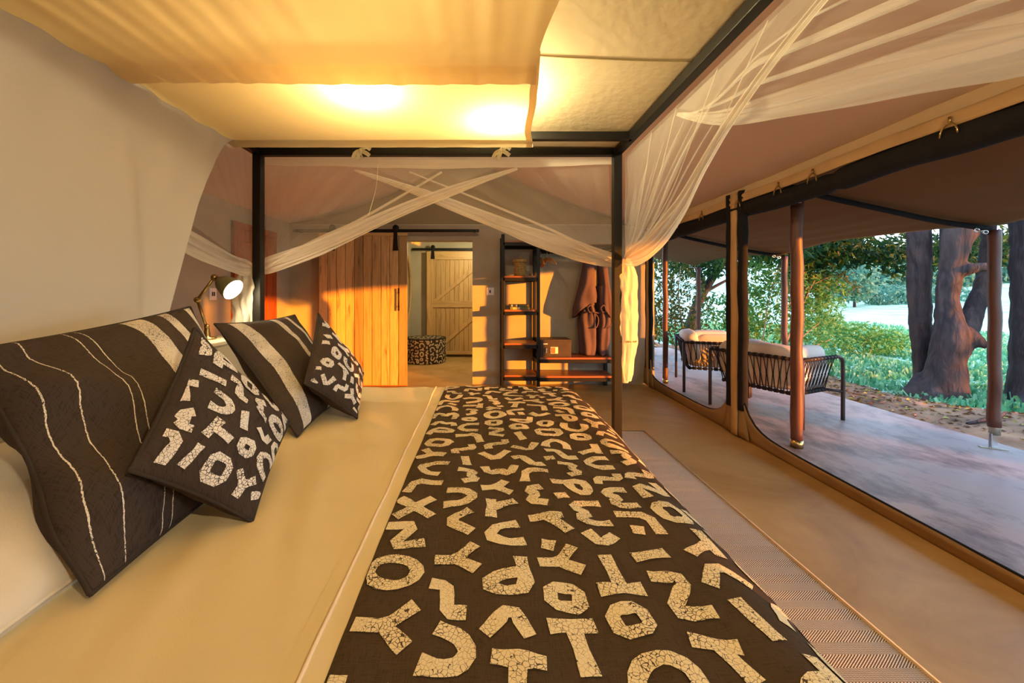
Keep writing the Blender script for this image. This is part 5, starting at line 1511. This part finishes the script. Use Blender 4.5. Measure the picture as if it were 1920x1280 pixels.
shrub('round blue green bush standing alone in the far meadow', 24.0, 26,
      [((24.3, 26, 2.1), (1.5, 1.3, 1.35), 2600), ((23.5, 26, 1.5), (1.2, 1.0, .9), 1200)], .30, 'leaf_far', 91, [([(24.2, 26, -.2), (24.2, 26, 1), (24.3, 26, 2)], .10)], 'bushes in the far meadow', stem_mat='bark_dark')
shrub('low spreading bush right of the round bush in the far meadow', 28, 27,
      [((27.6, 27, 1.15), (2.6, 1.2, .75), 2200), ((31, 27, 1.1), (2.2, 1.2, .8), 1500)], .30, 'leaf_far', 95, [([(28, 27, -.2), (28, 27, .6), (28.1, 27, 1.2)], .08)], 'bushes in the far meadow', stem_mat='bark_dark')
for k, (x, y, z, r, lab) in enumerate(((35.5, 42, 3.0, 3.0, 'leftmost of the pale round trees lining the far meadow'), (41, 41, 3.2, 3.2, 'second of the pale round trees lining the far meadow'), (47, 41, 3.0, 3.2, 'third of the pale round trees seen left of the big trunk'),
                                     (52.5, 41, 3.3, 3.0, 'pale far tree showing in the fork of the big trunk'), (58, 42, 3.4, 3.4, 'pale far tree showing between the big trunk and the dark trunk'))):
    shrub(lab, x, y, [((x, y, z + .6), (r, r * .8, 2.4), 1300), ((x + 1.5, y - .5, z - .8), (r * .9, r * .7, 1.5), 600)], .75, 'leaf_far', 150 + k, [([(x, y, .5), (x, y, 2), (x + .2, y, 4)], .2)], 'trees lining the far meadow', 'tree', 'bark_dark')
# distant wooded slope
def hill_fn(u, v):
    a = math.radians(lerp(-5, 100, u)); d = lerp(95, 128, v)
    return (3 + d * math.sin(a), 3 + d * math.cos(a), 2.0 + 5.5 * v + 1.6 * nz(u * 30, v * 3, 1) * v + 1.0 * nz(u * 90, v * 6, 2) * v)
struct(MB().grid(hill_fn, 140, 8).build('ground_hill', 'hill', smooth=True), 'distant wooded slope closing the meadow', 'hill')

# trees and bushes added out of the picture to block the low sun
shrub('tree added outside the picture on the sunny side of the veranda', 10.8, -9.05,
      [((10.6, -8.9, 4.6), (2.0, 1.6, 1.4), 2600)], .16, 'leaf_dark', 101,
      [([(10.8, -9.05, -.1), (10.75, -9.05, 1.4), (10.7, -9.0, 4.2)], .26), ([(10.7, -9.0, 2.4), (10.2, -8.6, 3.4), (9.8, -8.2, 4.2)], .10)], 'trees out of the picture', 'tree', 'bark_dark')
shrub('second tree added outside the picture closer to the veranda', 9.0, -1.75,
      [((9.0, -1.75, 4.8), (2.0, 1.8, 1.4), 2600)], .16, 'leaf_dark', 111,
      [([(9.0, -1.75, -.1), (9.05, -1.75, 1.4), (9.0, -1.7, 4.4)], .37)], 'trees out of the picture', 'tree', 'bark_dark')
for k, (x, y, lab) in enumerate(((8.6, -6.6, 'unseen low bush added to block the sun, farthest from the veranda posts'), (8.5, -5.0, 'unseen low bush added to block the sun, between two others'), (8.4, -3.4, 'unseen low bush added to block the sun, nearest the veranda posts'))):
    shrub(lab, x, y, [((x, y, .30), (.8, 1.15, .55), 2600)], .16, 'leaf_olive', 130 + k, [([(x, y, -.1), (x, y, .3), (x + .1, y, .6)], .02)], 'bushes out of the picture')  # added to keep the low sun off floor and rug
shrub('third unseen tree added to shade the big forked trunk', 12.6, -2.6,
      [((12.6, -2.6, 1.5), (.9, .9, .8), 170), ((12.6, -2.6, 3.6), (1.8, 1.6, 1.5), 2000), ((12.9, -2.2, 1.0), (.5, .5, .4), 120)], .22, 'leaf_dark', 141,
      [([(12.7, -2.6, -.1), (12.7, -2.6, 1.4), (12.6, -2.5, 3.6)], .16)], 'trees out of the picture', 'tree', 'bark_dark')  # added for dappled shade on the forked trunk
